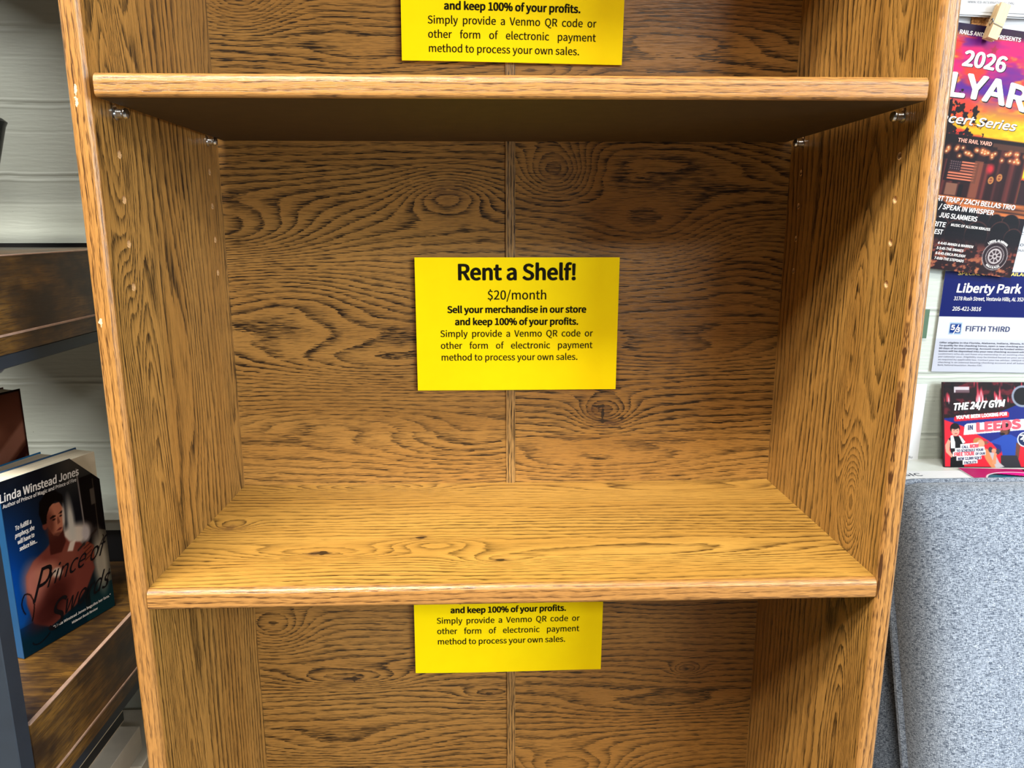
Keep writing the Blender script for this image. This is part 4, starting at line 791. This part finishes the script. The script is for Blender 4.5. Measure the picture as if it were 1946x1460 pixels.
for x0, x1, z0, z1 in ((.0185, .0400, .0228, .0275), (.0120, .0470, .0180, .0228), (.0095, .0480, .0128, .0185), (.0135, .0430, .0080, .0132), (.0210, .0385, .0032, .0084)): c.poly([(x0, z0), (x1, z0 + .002), (x1, z1 + .002), (x0, z1)], (246, 247, 250))
G = [(line('THE 24/7 GYM', .0108, .0720, .0672, .0078, .20, .0722), .0009, 5, 1), (line('THE 24/7 GYM', .0100, .0712, .0680, .0078, .20, .0730), .0007, 2), (line("YOU'VE BEEN LOOKING FOR", .0140, .0740, .0575, .0038, 0, .0622), .0004, 2),
     (line('IN', .0275, .0340, .0445, .0056, 0, .0450), .0004, 3), (line('LEEDS', .0370, .0900, .0425, .0100, 0, .0472), .0012, 4), (line('24', .0890, .1000, .0335, .0055), .0006, 2), (line('7', .0925, .0965, .0270, .0050), .0006, 2),
     (line('CALL', .0200, .0280, .0226, .0030, 0, .0231), .0002, 3), (line('NOW', .0295, .0400, .0230, .0044, 0, .0238), .0004, 4), (line('TO SCHEDULE YOUR', .0138, .0455, .0180, .0030, 0, .0198), .0002, 3), (line('FREE TOUR', .0110, .0345, .0132, .0042, 0, .0146), .0004, 4), (line('OF OUR', .0360, .0475, .0148, .0028, 0, .0155), .0002, 3),
     (line('NEW 12,000 SQFT', .0152, .0430, .0086, .0030, 0, .0102), .0002, 3), (line('FACILITY', .0225, .0370, .0040, .0030, 0, .0049), .0002, 3)]
M_cardedge = plain('card_edge', (58, 40, 48), .6)
lean = math.radians(-14)
gym = empty('gym_card_stack', (.5215, .0345, ZO + .0000), 0, 'stack of red and blue gym postcards leaning on the wall on the white shelf', 'postcard')
gym.rotation_euler = (lean, 0, math.radians(-3))
for k in range(7):
    sheet('postcard', W, H, [M_print, M_cardedge, M_ink, M_navy, M_red, M_black], c if k == 0 else None, G if k == 0 else (), .0004, gym, (-.0004 * (k % 3), .0006 * k, .0004 * (k % 2)))
    if k: gym.children[-1].data.materials[0] = M_cardedge
# --- pink card and a flat paper on the wall shelf
c = Cv(.120, .055, 1100, (196, 40, 120)); c.poly([(.065, -.01), (.2, -.01), (.2, .2), (.085, .2)], (96, 96, 102)); c.poly([(.065, -.01), (.075, -.01), (.095, .2), (.085, .2)], (28, 28, 34))
c.ell(.055, .014, .042, .030, (245, 245, 248)); c.ell(.055, .014, .0398, .0278, (236, 44, 160)); m_ = c.ell(.055, .014, .0398, .0278); c.paint(m_ * (c.Y < .038 - .25 * (c.X - .03)), (24, 20, 30)); c.paint(m_ * (c.Y < .032 - .2 * (c.X - .03)), (44, 120, 140))
o = sheet('flyer_card', .120, .055, [M_print, M_white], c, (), .0008, None, (.527, -.0270, ZO + .0014), (math.radians(-90), 0, math.radians(-6))); tag(o, 'glossy pink and teal card lying on the white shelf in front of the gym cards', 'card')
o = sheet('flat_paper', .13, .050, [M_white, M_white, M_grey], None, [(line('MAGIC', .026, .072, .0325, .0090), .0002, 2)], .0005, None, (.406, -.0285, ZO + .0002), (math.radians(-90), 0, 0)); tag(o, 'white paper lettered MAGIC lying flat on the white shelf next to the bookcase', 'paper')

# ------------------------------------------------------------------ grey armchair
def fabric(name, a, b, dk):
    t = NT(name); c = t.coord(); s = t.sep(c)
    n1 = t.noise(t.vec('MULTIPLY', c, (900, 900, 1500)), 1, 2); n2 = t.noise(t.vec('MULTIPLY', c, (260, 260, 1900)), 1, 2); n3 = t.noise(t.vec('MULTIPLY', c, (1700, 1700, 300)), 1, 2)
    w = t.math('MULTIPLY_ADD', n2, .6, t.math('MULTIPLY_ADD', n3, .3, t.math('MULTIPLY', n1, .1)))
    col = t.mix(t.smooth(w, .40, .60), lin(dk), lin(a)); col = t.mix(t.smooth(n1, .58, .72), col, lin(b))
    col = t.mix(t.math('MULTIPLY', t.smooth(n2, .62, .72), .55), col, lin((48, 54, 66)))
    t.bump(w, .5, .0008)
    m = t.fin(col, .95, 0, .2); t.b.inputs['Sheen Weight'].default_value = .15
    return m
M_fab = fabric('grey_tweed', (131, 141, 156), (170, 180, 193), (54, 63, 78))
chair = empty('armchair', (0, 0, 0), 0, 'grey tweed upholstered armchair standing beside the bookcase', 'armchair')
CX0, CX1 = .393, .943                                                       # back cushion left and right
def cushion(name, w, h, d, r, bulge, parent, mat, loc, rot, nx=26, nz=20, ny=6):
    """padded block: w along x, h along z, d along y, with rounded edges and a soft bulge on the -y face"""
    mb = MB()
    def sq(v): return math.copysign(abs(v) ** .5, v)
    def grid(fn, a, b):
        k = len(mb.v)
        for j in range(b + 1):
            for i in range(a + 1): mb.v.append(tuple(fn(i / a * 2 - 1, j / b * 2 - 1)))
        for j in range(b):
            for i in range(a):
                q = k + j * (a + 1) + i; mb.f.append((q, q + 1, q + a + 2, q + a + 1)); mb.mi.append(0)
    hx, hy, hz = w / 2, d / 2, h / 2
    def rnd(p):
        q = Vector((max(-hx + r, min(hx - r, p[0])), max(-hy + r, min(hy - r, p[1])), max(-hz + r, min(hz - r, p[2]))))
        e = Vector(p) - q
        if e.length > 1e-9: q = q + e.normalized() * r
        if q.y < 0:
            f = (1 - (q.x / hx) ** 4) * (1 - (q.z / hz) ** 4); q.y -= bulge * max(0, f) * min(1, -q.y / hy)
        return q
    def st(t, hh):                                                            # concentrate samples near the rim
        return math.sin(t * math.pi / 2) * hh
    for sg in (-1, 1):
        grid(lambda a, b: rnd((st(a, hx), sg * hy, st(b, hz))), nx, nz)
        grid(lambda a, b: rnd((sg * hx, st(a, hy), st(b, hz))), ny, nz)
        grid(lambda a, b: rnd((st(a, hx), st(b, hy), sg * hz)), nx, ny)
    o = mb.build(name, mat, parent, False, loc, rot)
    import bmesh
    bm = bmesh.new(); bm.from_mesh(o.data); bmesh.ops.remove_doubles(bm, verts=bm.verts, dist=.0004); bmesh.ops.recalc_face_normals(bm, faces=bm.faces); bm.to_mesh(o.data); bm.free()
    o.data.polygons.foreach_set('use_smooth', [True] * len(o.data.polygons))
    return o
lean = math.radians(-20)
# back cushion: bottom edge of its front face near z .47, top near .97
bc = cushion('back_cushion', CX1 - CX0, .520, .080, .034, .014, chair, M_fab, ((CX0 + CX1) / 2, -.1600, ZO - .2250), (lean, 0, 0))
def piping(hx, hz, y, r, R, parent):
    pts = []
    for cx, cz, a0 in ((hx - R, hz - R, 0), (-hx + R, hz - R, 90), (-hx + R, -hz + R, 180), (hx - R, -hz + R, 270)):
        pts += [(x, y, z) for x, z in arc(cx, cz, R, a0, a0 + 90, 6)]
    mb = MB(); mb.tube(pts, r, 8, 0, True); return mb.build('piping', M_fab, parent, True)
piping(.275 + .0005, .260 + .0005, .0100, .0042, .034, bc)
cushion('back_frame', .640, .470, .070, .030, 0, chair, M_fab, ((CX0 + CX1) / 2, -.0980, ZO - .323), (lean, 0, 0), 16, 12)
for sg in (-1, 1):                                                            # padded arms, sloping in towards the seat
    mb = MB(); xo = (CX0 + CX1) / 2 + sg * .352; xi = (CX0 + CX1) / 2 + sg * .232
    xo, xi = (xo, xi); w_ = (xi - xo)
    pr = [(xo, .22), (xo, ZO - .330)] + [(xo + w_ * (.5 - .5 * math.cos(a)), ZO - .330 + .075 * math.sin(a) * (1 - .25 * (a / math.pi))) for a in [math.pi * i / 14 for i in range(1, 14)]] + [(xi, ZO - .345), (xi, .22)]
    n = len(pr); k = len(mb.v); Y = [-.74, -.73, -.70, -.62, -.44, -.30, -.22, -.17]
    for y in Y:
        e = {-.74: .90, -.73: .955, -.70: .99}.get(y, 1.0); mx = (xo + xi) / 2
        for p in pr: mb.v.append((mx + (p[0] - mx) * e, y, p[1] if p[1] < .3 else p[1] - (1 - e) * .2 + (.03 * max(0, (y + .44)) )))
    for j in range(len(Y) - 1):
        for i in range(n):
            a = k + j * n + i; b = k + j * n + (i + 1) % n; mb.f.append((a, b, b + n, a + n)); mb.mi.append(0)
    mb.f.append(tuple(range(k, k + n))); mb.mi.append(0); mb.f.append(tuple(range(k + (len(Y) - 1) * n, k + len(Y) * n))); mb.mi.append(0)
    mb.build('armrest', M_fab, chair, True)
cushion('seat_cushion', .462, .150, .50, .035, 0, chair, M_fab, ((CX0 + CX1) / 2, -.47, .395), (0, 0, 0), 16, 8, 12)
cushion('seat_frame', .462, .12, .60, .02, 0, chair, M_fab, ((CX0 + CX1) / 2, -.44, .26), (0, 0, 0), 10, 6, 10)
M_legw = plain('dark_leg_wood', (70, 46, 30), .45)
for sx in (-1, 1):
    for y in (-.70, -.20):
        mb = MB(); mb.lathe(((CX0 + CX1) / 2 + sx * .29, y, 0), (0, 0, 1), [(.014, 0), (.016, .01), (.024, .225)], 16); mb.build('leg', M_legw, chair, True)

# ------------------------------------------------------------------ metal and rustic board unit on the left
def rustic(name, ax, seed):
    t = NT(name); c = t.sep(t.coord()); ix = {'X': 0, 'Y': 1, 'Z': 2}; u, v = c[ix[ax[0]]], c[ix[ax[1]]]
    p = t.xyz(u, v, seed)
    g = t.noise(t.vec('MULTIPLY', p, (14, 190, 1)), 1, 4); bl = t.noise(t.vec('MULTIPLY', p, (9, 14, 1)), 1, 4, .65); f = t.noise(t.vec('MULTIPLY', p, (60, 900, 1)), 1, 2); sp = t.noise(t.vec('MULTIPLY', p, (26, 30, 1)), 1, 3)
    col = t.mix(t.smooth(bl, .36, .66), lin((38, 24, 13)), lin((116, 82, 32)))
    col = t.mix(t.math('MULTIPLY', t.smooth(g, .42, .62), .55), col, lin((36, 23, 13)))
    col = t.mix(t.math('MULTIPLY', t.smooth(f, .48, .66), .7), col, lin((34, 22, 14)))
    col = t.mix(t.math('MULTIPLY', t.smooth(sp, .60, .72), .7), col, lin((30, 22, 18)))
    t.bump(f, .2, .0006)
    return t.fin(col, .42, 0, .5)
M_rt = rustic('rustic_board_top', 'XY', 2.0); M_rf = rustic('rustic_board_face', 'YZ', 6.0)
M_rim = plain('worn_edge_band', (150, 122, 106), .5, 0, .5, .15, 90)
M_met = plain('dark_blue_steel', (32, 40, 50), .45, .1, .5, .08, 30)
M_dkst = plain('black_steel', (10, 10, 13), .5, 0, .3)
XU = -.395
unit = empty('shelf_unit', (0, 0, 0), 0, 'black metal shelf unit with rustic brown boards, left of the oak bookcase', 'shelf unit')
def board(z):
    """shelf with a deep rustic lip on its open side, on a metal rail; z is the upper edge"""
    mb = MB()
    mb.box((XU - .30, -.2505, ZO + z - .020), (XU - .0125, .052, ZO + z - .0004), 0)
    o = mb.build('shelf', [M_rt, M_rf], unit)
    mb = MB(); mb.box((XU - .0125, -.2505, ZO + z - .0598), (XU, .0525, ZO + z), 0)
    mb.mi = [1 if i == 1 else 0 for i in range(6)]
    mb.build('shelf_lip', [M_rf, M_rt], o)
    mb = MB(); mb.box((XU - .0030, -.2507, ZO + z - .0004), (XU + .0006, .0527, ZO + z + .0005), 0); mb.box((XU - .001, -.2507, ZO + z - .0612), (XU + .0012, .0527, ZO + z - .0596), 0); mb.build('edge_band', M_rim, o)
    mb = MB(); mb.box((XU - .016, -.2505, ZO + z - .0752), (XU + .0004, .0525, ZO + z - .0612), 0); mb.build('lower_strip', M_rf, o)
    mb = MB(); mb.box((XU - .030, -.2520, ZO + z - .0862), (XU - .0005, .0535, ZO + z - .0753), 0, .0008); mb.build('metal_rail', M_met, o)
    mb = MB(); mb.lathe((XU - .012, -.2109, ZO + z - .0862), (0, 0, -1), [(.0062, 0), (.0062, .0022), (.0042, .0040), (.0015, .0046)], 14); mb.build('bolt', plain('bolt_zinc', (120, 124, 134), .3, .8), o, True)
    mb = MB(); mb.box((XU - .30, .0535, ZO + z - .06), (XU - .001, .0600, ZO + z + .0390 if z < 0 else ZO + z + .004), 0); mb.build('rear_rail', M_dkst, o)
    return o
board(.2600); board(-.1127); board(.632); board(-.485)
def post(x0, x1, y0, y1):
    mb = MB(); mb.box((x0, y0, 0), (x1, y1, 1.86), 0, .0008); return mb.build('post', M_met, unit)
post(XU - .030, XU + .0008, -.2692, -.2523); post(XU - .330, XU - .300, -.2692, -.2523)
for x in (XU - .030, XU - .330): 
    mb = MB(); mb.box((x, .0600, 0), (x + .030, .0622, 1.86)); mb.build('post', M_met, unit)

# --- paperbacks standing on the shelf
ZS = ZO - .1127
A = math.atan2(.94030484, .34033337)                                         # direction of the cover from its left to its right
BW, BH, BT = .1045, .1725, .0270
c = Cv(BW, BH, 1500, (30, 32, 40))
hz = c.noise(.05, .05, 5, 4)
c.paint(np.clip(1 - c.X / .055, 0, 1) * np.clip(1.1 - abs(c.Y - .075) / .09, 0, 1) * .95, (8, 84, 176)); c.paint(np.clip(.6 - c.X / .06, 0, 1) * np.clip((.09 - c.Y) / .06, 0, 1) * (c.Y > .03), (20, 110, 200))
c.paint(np.clip((hz - .5) * 4, 0, 1) * (c.X < .05) * .35, (70, 110, 150)); c.paint(np.clip((c.Y - .125) / .04, 0, 1) * np.clip((c.X - .04) / .03, 0, 1) * .75, (104, 98, 88))
c.paint(np.clip((.034 - c.Y) / .02, 0, 1), (10, 48, 62)); c.paint(np.clip((.05 - c.Y) / .02, 0, 1) * (c.X > .07) * .5, (40, 84, 86))
c.rect(.079, .058, .1035, .150, (28, 22, 24)); c.rect(.0785, .05, .0805, .158, (58, 50, 54)); c.rect(.0955, .05, .0965, .145, (86, 76, 66)); c.rect(.0915, .118, .0965, .135, (104, 94, 86)); c.poly([(.097, .03), (.106, .03), (.106, .085), (.0965, .09)], (112, 106, 92), .8)
c.rect(.0700, .010, .0765, .0955, (24, 22, 26), .6)
# pale glow behind the figure, then the figure: neck, chest, arm, head, hair
c.ell(.066, .094, .020, .012, (226, 212, 200), 0, .6); c.ell(.094, .056, .008, .030, (196, 186, 168), 0, .8, .9); c.ell(.066, .110, .004, .022, (214, 208, 200), 0, 1.0)
c.poly([(.010, .050), (.013, .077), (.022, .088), (.036, .094), (.045, .100), (.058, .097), (.062, .090), (.073, .086), (.083, .070), (.086, .052), (.075, .036), (.060, .024), (.030, .016), (.014, .028)], (136, 72, 62), 1, .0015)
c.ell(.023, .064, .013, .022, (206, 136, 120), 10, .8, .85); c.ell(.036, .070, .012, .010, (214, 150, 126), -20, .9, .8); c.ell(.040, .047, .017, .012, (82, 36, 32), 15, .9, .8); c.ell(.058, .074, .012, .014, (148, 88, 72), 0, .8, .7)
c.ell(.0445, .066, .0055, .0045, (236, 218, 204), -30, .7); c.ell(.030, .032, .020, .012, (74, 32, 30), 20, .9, .8); c.poly([(.062, .090), (.069, .090), (.064, .080), (.058, .082)], (240, 226, 214), .9, .001)
c.poly([(.040, .086), (.041, .110), (.056, .112), (.058, .093), (.052, .084)], (84, 40, 34), 1, .001)
c.poly([(.0400, .128), (.0410, .114), (.0460, .1035), (.0510, .1010), (.0555, .1045), (.0590, .1130), (.0600, .1260), (.0560, .1340), (.0440, .1350)], (196, 130, 104), 1, .0006)
c.ell(.0435, .117, .0050, .014, (112, 60, 48), 0, .9, .8); c.ell(.0500, .1025, .0060, .0028, (90, 48, 40), 0, .9, .7); c.ell(.0385, .1170, .0026, .0045, (128, 70, 58))
c.poly([(.0365, .118), (.0340, .130), (.0360, .141), (.0440, .1475), (.0540, .1465), (.0605, .1400), (.0610, .1300), (.0590, .1330), (.0520, .1365), (.0455, .1325), (.0420, .1260), (.0405, .1180)], (20, 14, 14), 1, .0004)
c.poly([(.0445, .1220), (.0480, .1235), (.0510, .1225), (.0510, .1212), (.0450, .1206)], (40, 22, 20)); c.poly([(.0535, .1225), (.0575, .1250), (.0590, .1240), (.0575, .1222)], (40, 22, 20)); c.ell(.0485, .1190, .0018, .0009, (38, 22, 20)); c.ell(.0562, .1200, .0016, .0009, (38, 22, 20))
c.poly([(.0530, .1210), (.0548, .1140), (.0515, .1125), (.0518, .1180)], (120, 68, 54), .8, .0004); c.poly([(.0488, .1070), (.0535, .1090), (.0565, .1082), (.0540, .1062)], (120, 56, 52)); c.ell(.0590, .118, .0016, .012, (222, 208, 196), -5, .9, .8)
c.seg(.0790, .160, .0810, .070, .0012, (170, 160, 156)); c.seg(.0700, .0780, .0930, .0905, .0022, (60, 48, 44)); c.ell(.0810, .0920, .0045, .0085, (206, 196, 196), 0, .7)
c.poly([(.0765, .062), (.0755, .078), (.0810, .0830), (.0880, .0760), (.0870, .060)], (142, 78, 60), 1, .0006)
for k in range(4): c.seg(.0765, .0770 - .0042 * k, .0850, .0800 - .0040 * k, .0009, (70, 30, 26))
for pts, w_ in ((((.012, .030), (.0165, .040), (.0175, .052), (.0120, .062), (.0060, .058), (.0045, .048), (.0080, .040)), .0011), (((.0900, .0640), (.0965, .0750), (.1015, .0790), (.1000, .0830)), .0008), (((.0960, .0260), (.1010, .0370), (.1035, .0440)), .0008), (((.0300, .0120), (.0210, .0060), (.0120, .0060), (.0100, .0110)), .0009)):
    q = [tuple(Vector(pts[i]).lerp(Vector(pts[i + 1]), t / 6)) for i in range(len(pts) - 1) for t in range(6)] + [pts[-1]]
    q = [((q[max(0, i - 3)][0] + q[i][0] + q[min(len(q) - 1, i + 3)][0]) / 3, (q[max(0, i - 3)][1] + q[i][1] + q[min(len(q) - 1, i + 3)][1]) / 3) for i in range(len(q))]
    for a_, b_ in zip(q, q[1:]): c.seg(a_[0], a_[1], b_[0] + 1e-6, b_[1], w_, (26, 14, 14))
Kk = [(line('Linda Winstead Jones', -.0015, .0812, .1535, .0075, .10, .1535), .00030, 2), (line('Author of Prince of Magic and Prince of Fire', .0010, .0775, .1478, .0034, .10, .1480), .00010, 2)]
for k, (tx, a, b) in enumerate((('To fulfill a', .0090, .0255), ('prophecy, she', .0080, .0275), ('will have to', .0095, .0265), ('seduce him...', .0105, .0285))):
    Kk.append((line(tx, a, b, .1235 - k * .0068, .0040, .15, .1245 - k * .0068), .00018, 2))
Kk += [(line('P', .0130, .0300, .0480, .0300, .45), .00016, 3), (line('rince of', .0300, .0965, .0560, .0165, .50, .0620), .00012, 3), (line('S', .0240, .0420, .0120, .0280, .45), .00016, 3), (line('words', .0430, .0985, .0210, .0180, .50, .0260), .00012, 3),
       (line('"Linda Winstead Jones beguiles her fans."', .0320, .1005, .0130, .0026, .1, .0130), .00008, 2), (line('Midwest Book Review', .0520, .0830, .0070, .0024, .1, .0070), .00006, 2)]
M_page = NT('page_edges'); _c = M_page.sep(M_page.coord()); _n = M_page.noise(M_page.xyz(M_page.math('MULTIPLY', _c[0], 30), M_page.math('MULTIPLY', _c[1], 2600), M_page.math('MULTIPLY', _c[2], 30)), 1, 2)
M_page = M_page.fin(M_page.mix(M_page.smooth(_n, .4, .6), lin((186, 176, 154)), lin((214, 206, 186))), .8)
M_coverback = plain('cover_blue', (24, 70, 110), .4)
def paperback(name, loc, rz, w, h, t, mats, cv, inks, label, cut=False, tilt=0.0, lean=0.0):
    """thin covers round a page block; the front cover is its own printed sheet"""
    root = empty(name, loc, rz, label, 'book'); root.rotation_euler = (tilt, lean, rz)
    mb = MB(); mb.box((.001, .0006, .0015), (w - .002, t - .0006, h - .0015)); mb.build('pages', M_page, root)
    mb = MB(); mb.box((0, t - .0006, 0), (w, t, h)); mb.build('back_cover', mats[1], root)
    mb = MB(); mb.box((-.0004, 0, 0), (.0002, t, h)); mb.build('spine', mats[1], root)
    o = sheet('front_cover', w, h, mats, cv, inks, .0005, root, (0, 0, 0))
    if cut:                                                                   # the corner of the cover is torn off slantwise
        import bmesh
        bm = bmesh.new(); bm.from_mesh(o.data)
        p0 = Vector((w - .031, 0, h)); p1 = Vector((w, 0, h - .036)); nrm = Vector((1, 0, 1)).normalized()
        bmesh.ops.bisect_plane(bm, geom=bm.verts[:] + bm.edges[:] + bm.faces[:], dist=1e-6, plane_co=p0, plane_no=nrm, clear_outer=True)
        bm.to_mesh(o.data); bm.free()
    return root
bx, by = -.4242 + .0035, -.0661 + .0095
paperback('paperback', (bx - BW * math.cos(A), by - BW * math.sin(A), ZS + .0004), A, BW, BH, BT, [M_print, M_coverback, M_ink, M_black], c, Kk, 'blue paperback with a bare chested man on its cover, upright on the brown shelf', True)
nx_, ny_ = -math.sin(A), math.cos(A)                                         # from the front cover to the back
def behind(d, sft): return (bx - BW * math.cos(A) + nx_ * d + math.cos(A) * sft, by - BW * math.sin(A) + ny_ * d + math.sin(A) * sft, ZS + .0004)
M_teal = plain('teal_cover', (14, 96, 150), .4); M_brownc = plain('brown_cover', (70, 36, 28), .4)
paperback('paperback', behind(.0300, -.010), A + math.radians(3), .104, .168, .026, [M_teal, M_teal, M_ink, M_black], None, (), 'thick paperback with yellowed page tops and bright blue cover, behind the bare chested man book', False)
c = Cv(.108, .236, 700, (104, 62, 48)); hn = c.noise(.06, .05, 8, 3)
c.paint(np.clip((hn - .5) * 4, 0, 1), (150, 98, 78)); c.poly([(.02, .25), (.07, .25), (.05, .15), (.03, .16)], (28, 14, 12), 1, .002); c.poly([(.0, .17), (.055, .16), (.108, .205), (.108, .185), (.06, .145), (.0, .14)], (172, 120, 102), 1, .002); c.ell(.085, .222, .025, .018, (122, 74, 58), 20, .6); c.rect(-.01, .2335, .2, .25, (24, 12, 12)); c.rect(.1065, 0, .12, .25, (30, 16, 16)); c.poly([(.06, .14), (.108, .18), (.108, .172), (.07, .13)], (66, 30, 26), 1, .001)
paperback('paperback', behind(.0620, -.024), A + math.radians(2), .108, .236, .022, [M_print, M_brownc, M_ink, M_black], c, (), 'tall brown book with a close-up skin photograph cover, rearmost on the brown shelf', False)

# --- flat white books on the lower shelf
M_wh = plain('white_book_cover', (206, 204, 195), .5); M_crm = plain('cream_book_cover', (214, 204, 178), .5)
def flat_book(x0, x1, y0, y1, z0, z1, cov, spine, label):
    root = empty('book', ((x0 + x1) / 2, (y0 + y1) / 2, z0), 0, label, 'book'); X, Y, Z = (x1 - x0) / 2, (y1 - y0) / 2, z1 - z0
    mb = MB(); mb.box((-X, -Y, Z - .002), (X, Y, Z), 0, .0005); mb.build('front_cover', cov, root)
    mb = MB(); mb.box((-X, -Y, 0), (X, Y, .002), 0, .0005); mb.build('back_cover', cov, root)
    mb = MB(); mb.box((X - .0022, -Y, .0015), (X, Y, Z - .0015), 0); mb.build('spine', spine, root)
    mb = MB(); mb.box((-X + .002, -Y + .003, .002), (X - .0022, Y - .003, Z - .002), 0); mb.build('pages', M_page, root)
    return root
zl = ZO - .485
flat_book(-.66, -.4130, -.0570, .045, zl, ZO - .3096, M_wh, M_wh, 'thick white book lying flat, lowest of the small stack left of the bookcase')
flat_book(-.655, -.4250, -.1500, -.0285, ZO - .3092, ZO - .2790, M_wh, M_wh, 'white book in the middle of the small stack left of the bookcase')
flat_book(-.650, -.4470, -.1650, -.0191, ZO - .2786, ZO - .2640, M_crm, plain('black_spine', (16, 17, 22), .4), 'thin cream book with a black spine, topmost of the small stack left of the bookcase')

# --- black plastic bin on the upper board
bin_ = empty('storage_bin', (-.5395, -.105, ZO + .2605), 0, 'glossy black plastic bin on the top brown board at the left edge', 'bin')
M_bin = plain('black_plastic', (14, 15, 20), .25)
def ringp(w, d, r, z):
    P = []
    for cx, cy, a in ((w - r, d - r, 0), (-w + r, d - r, 90), (-w + r, -d + r, 180), (w - r, -d + r, 270)): P += [(x, y, z) for x, y in arc(cx, cy, r, a, a + 90, 6)]
    return P
mb = MB(); R = [ringp(.045, .05, .015, 0), ringp(.0700, .068, .02, .112), ringp(.0715, .0695, .02, .1165), ringp(.0690, .067, .02, .1195), ringp(.0660, .064, .019, .1165), ringp(.042, .047, .014, .003)]
n = len(R[0]); k = 0
for q in R: mb.v += q
for j in range(len(R) - 1):
    for i in range(n): mb.f.append((j * n + i, j * n + (i + 1) % n, (j + 1) * n + (i + 1) % n, (j + 1) * n + i)); mb.mi.append(0)
mb.f.append(tuple(range(n))); mb.mi.append(0); mb.f.append(tuple((len(R) - 1) * n + i for i in range(n))); mb.mi.append(0)
mb.build('tub', M_bin, bin_, True)
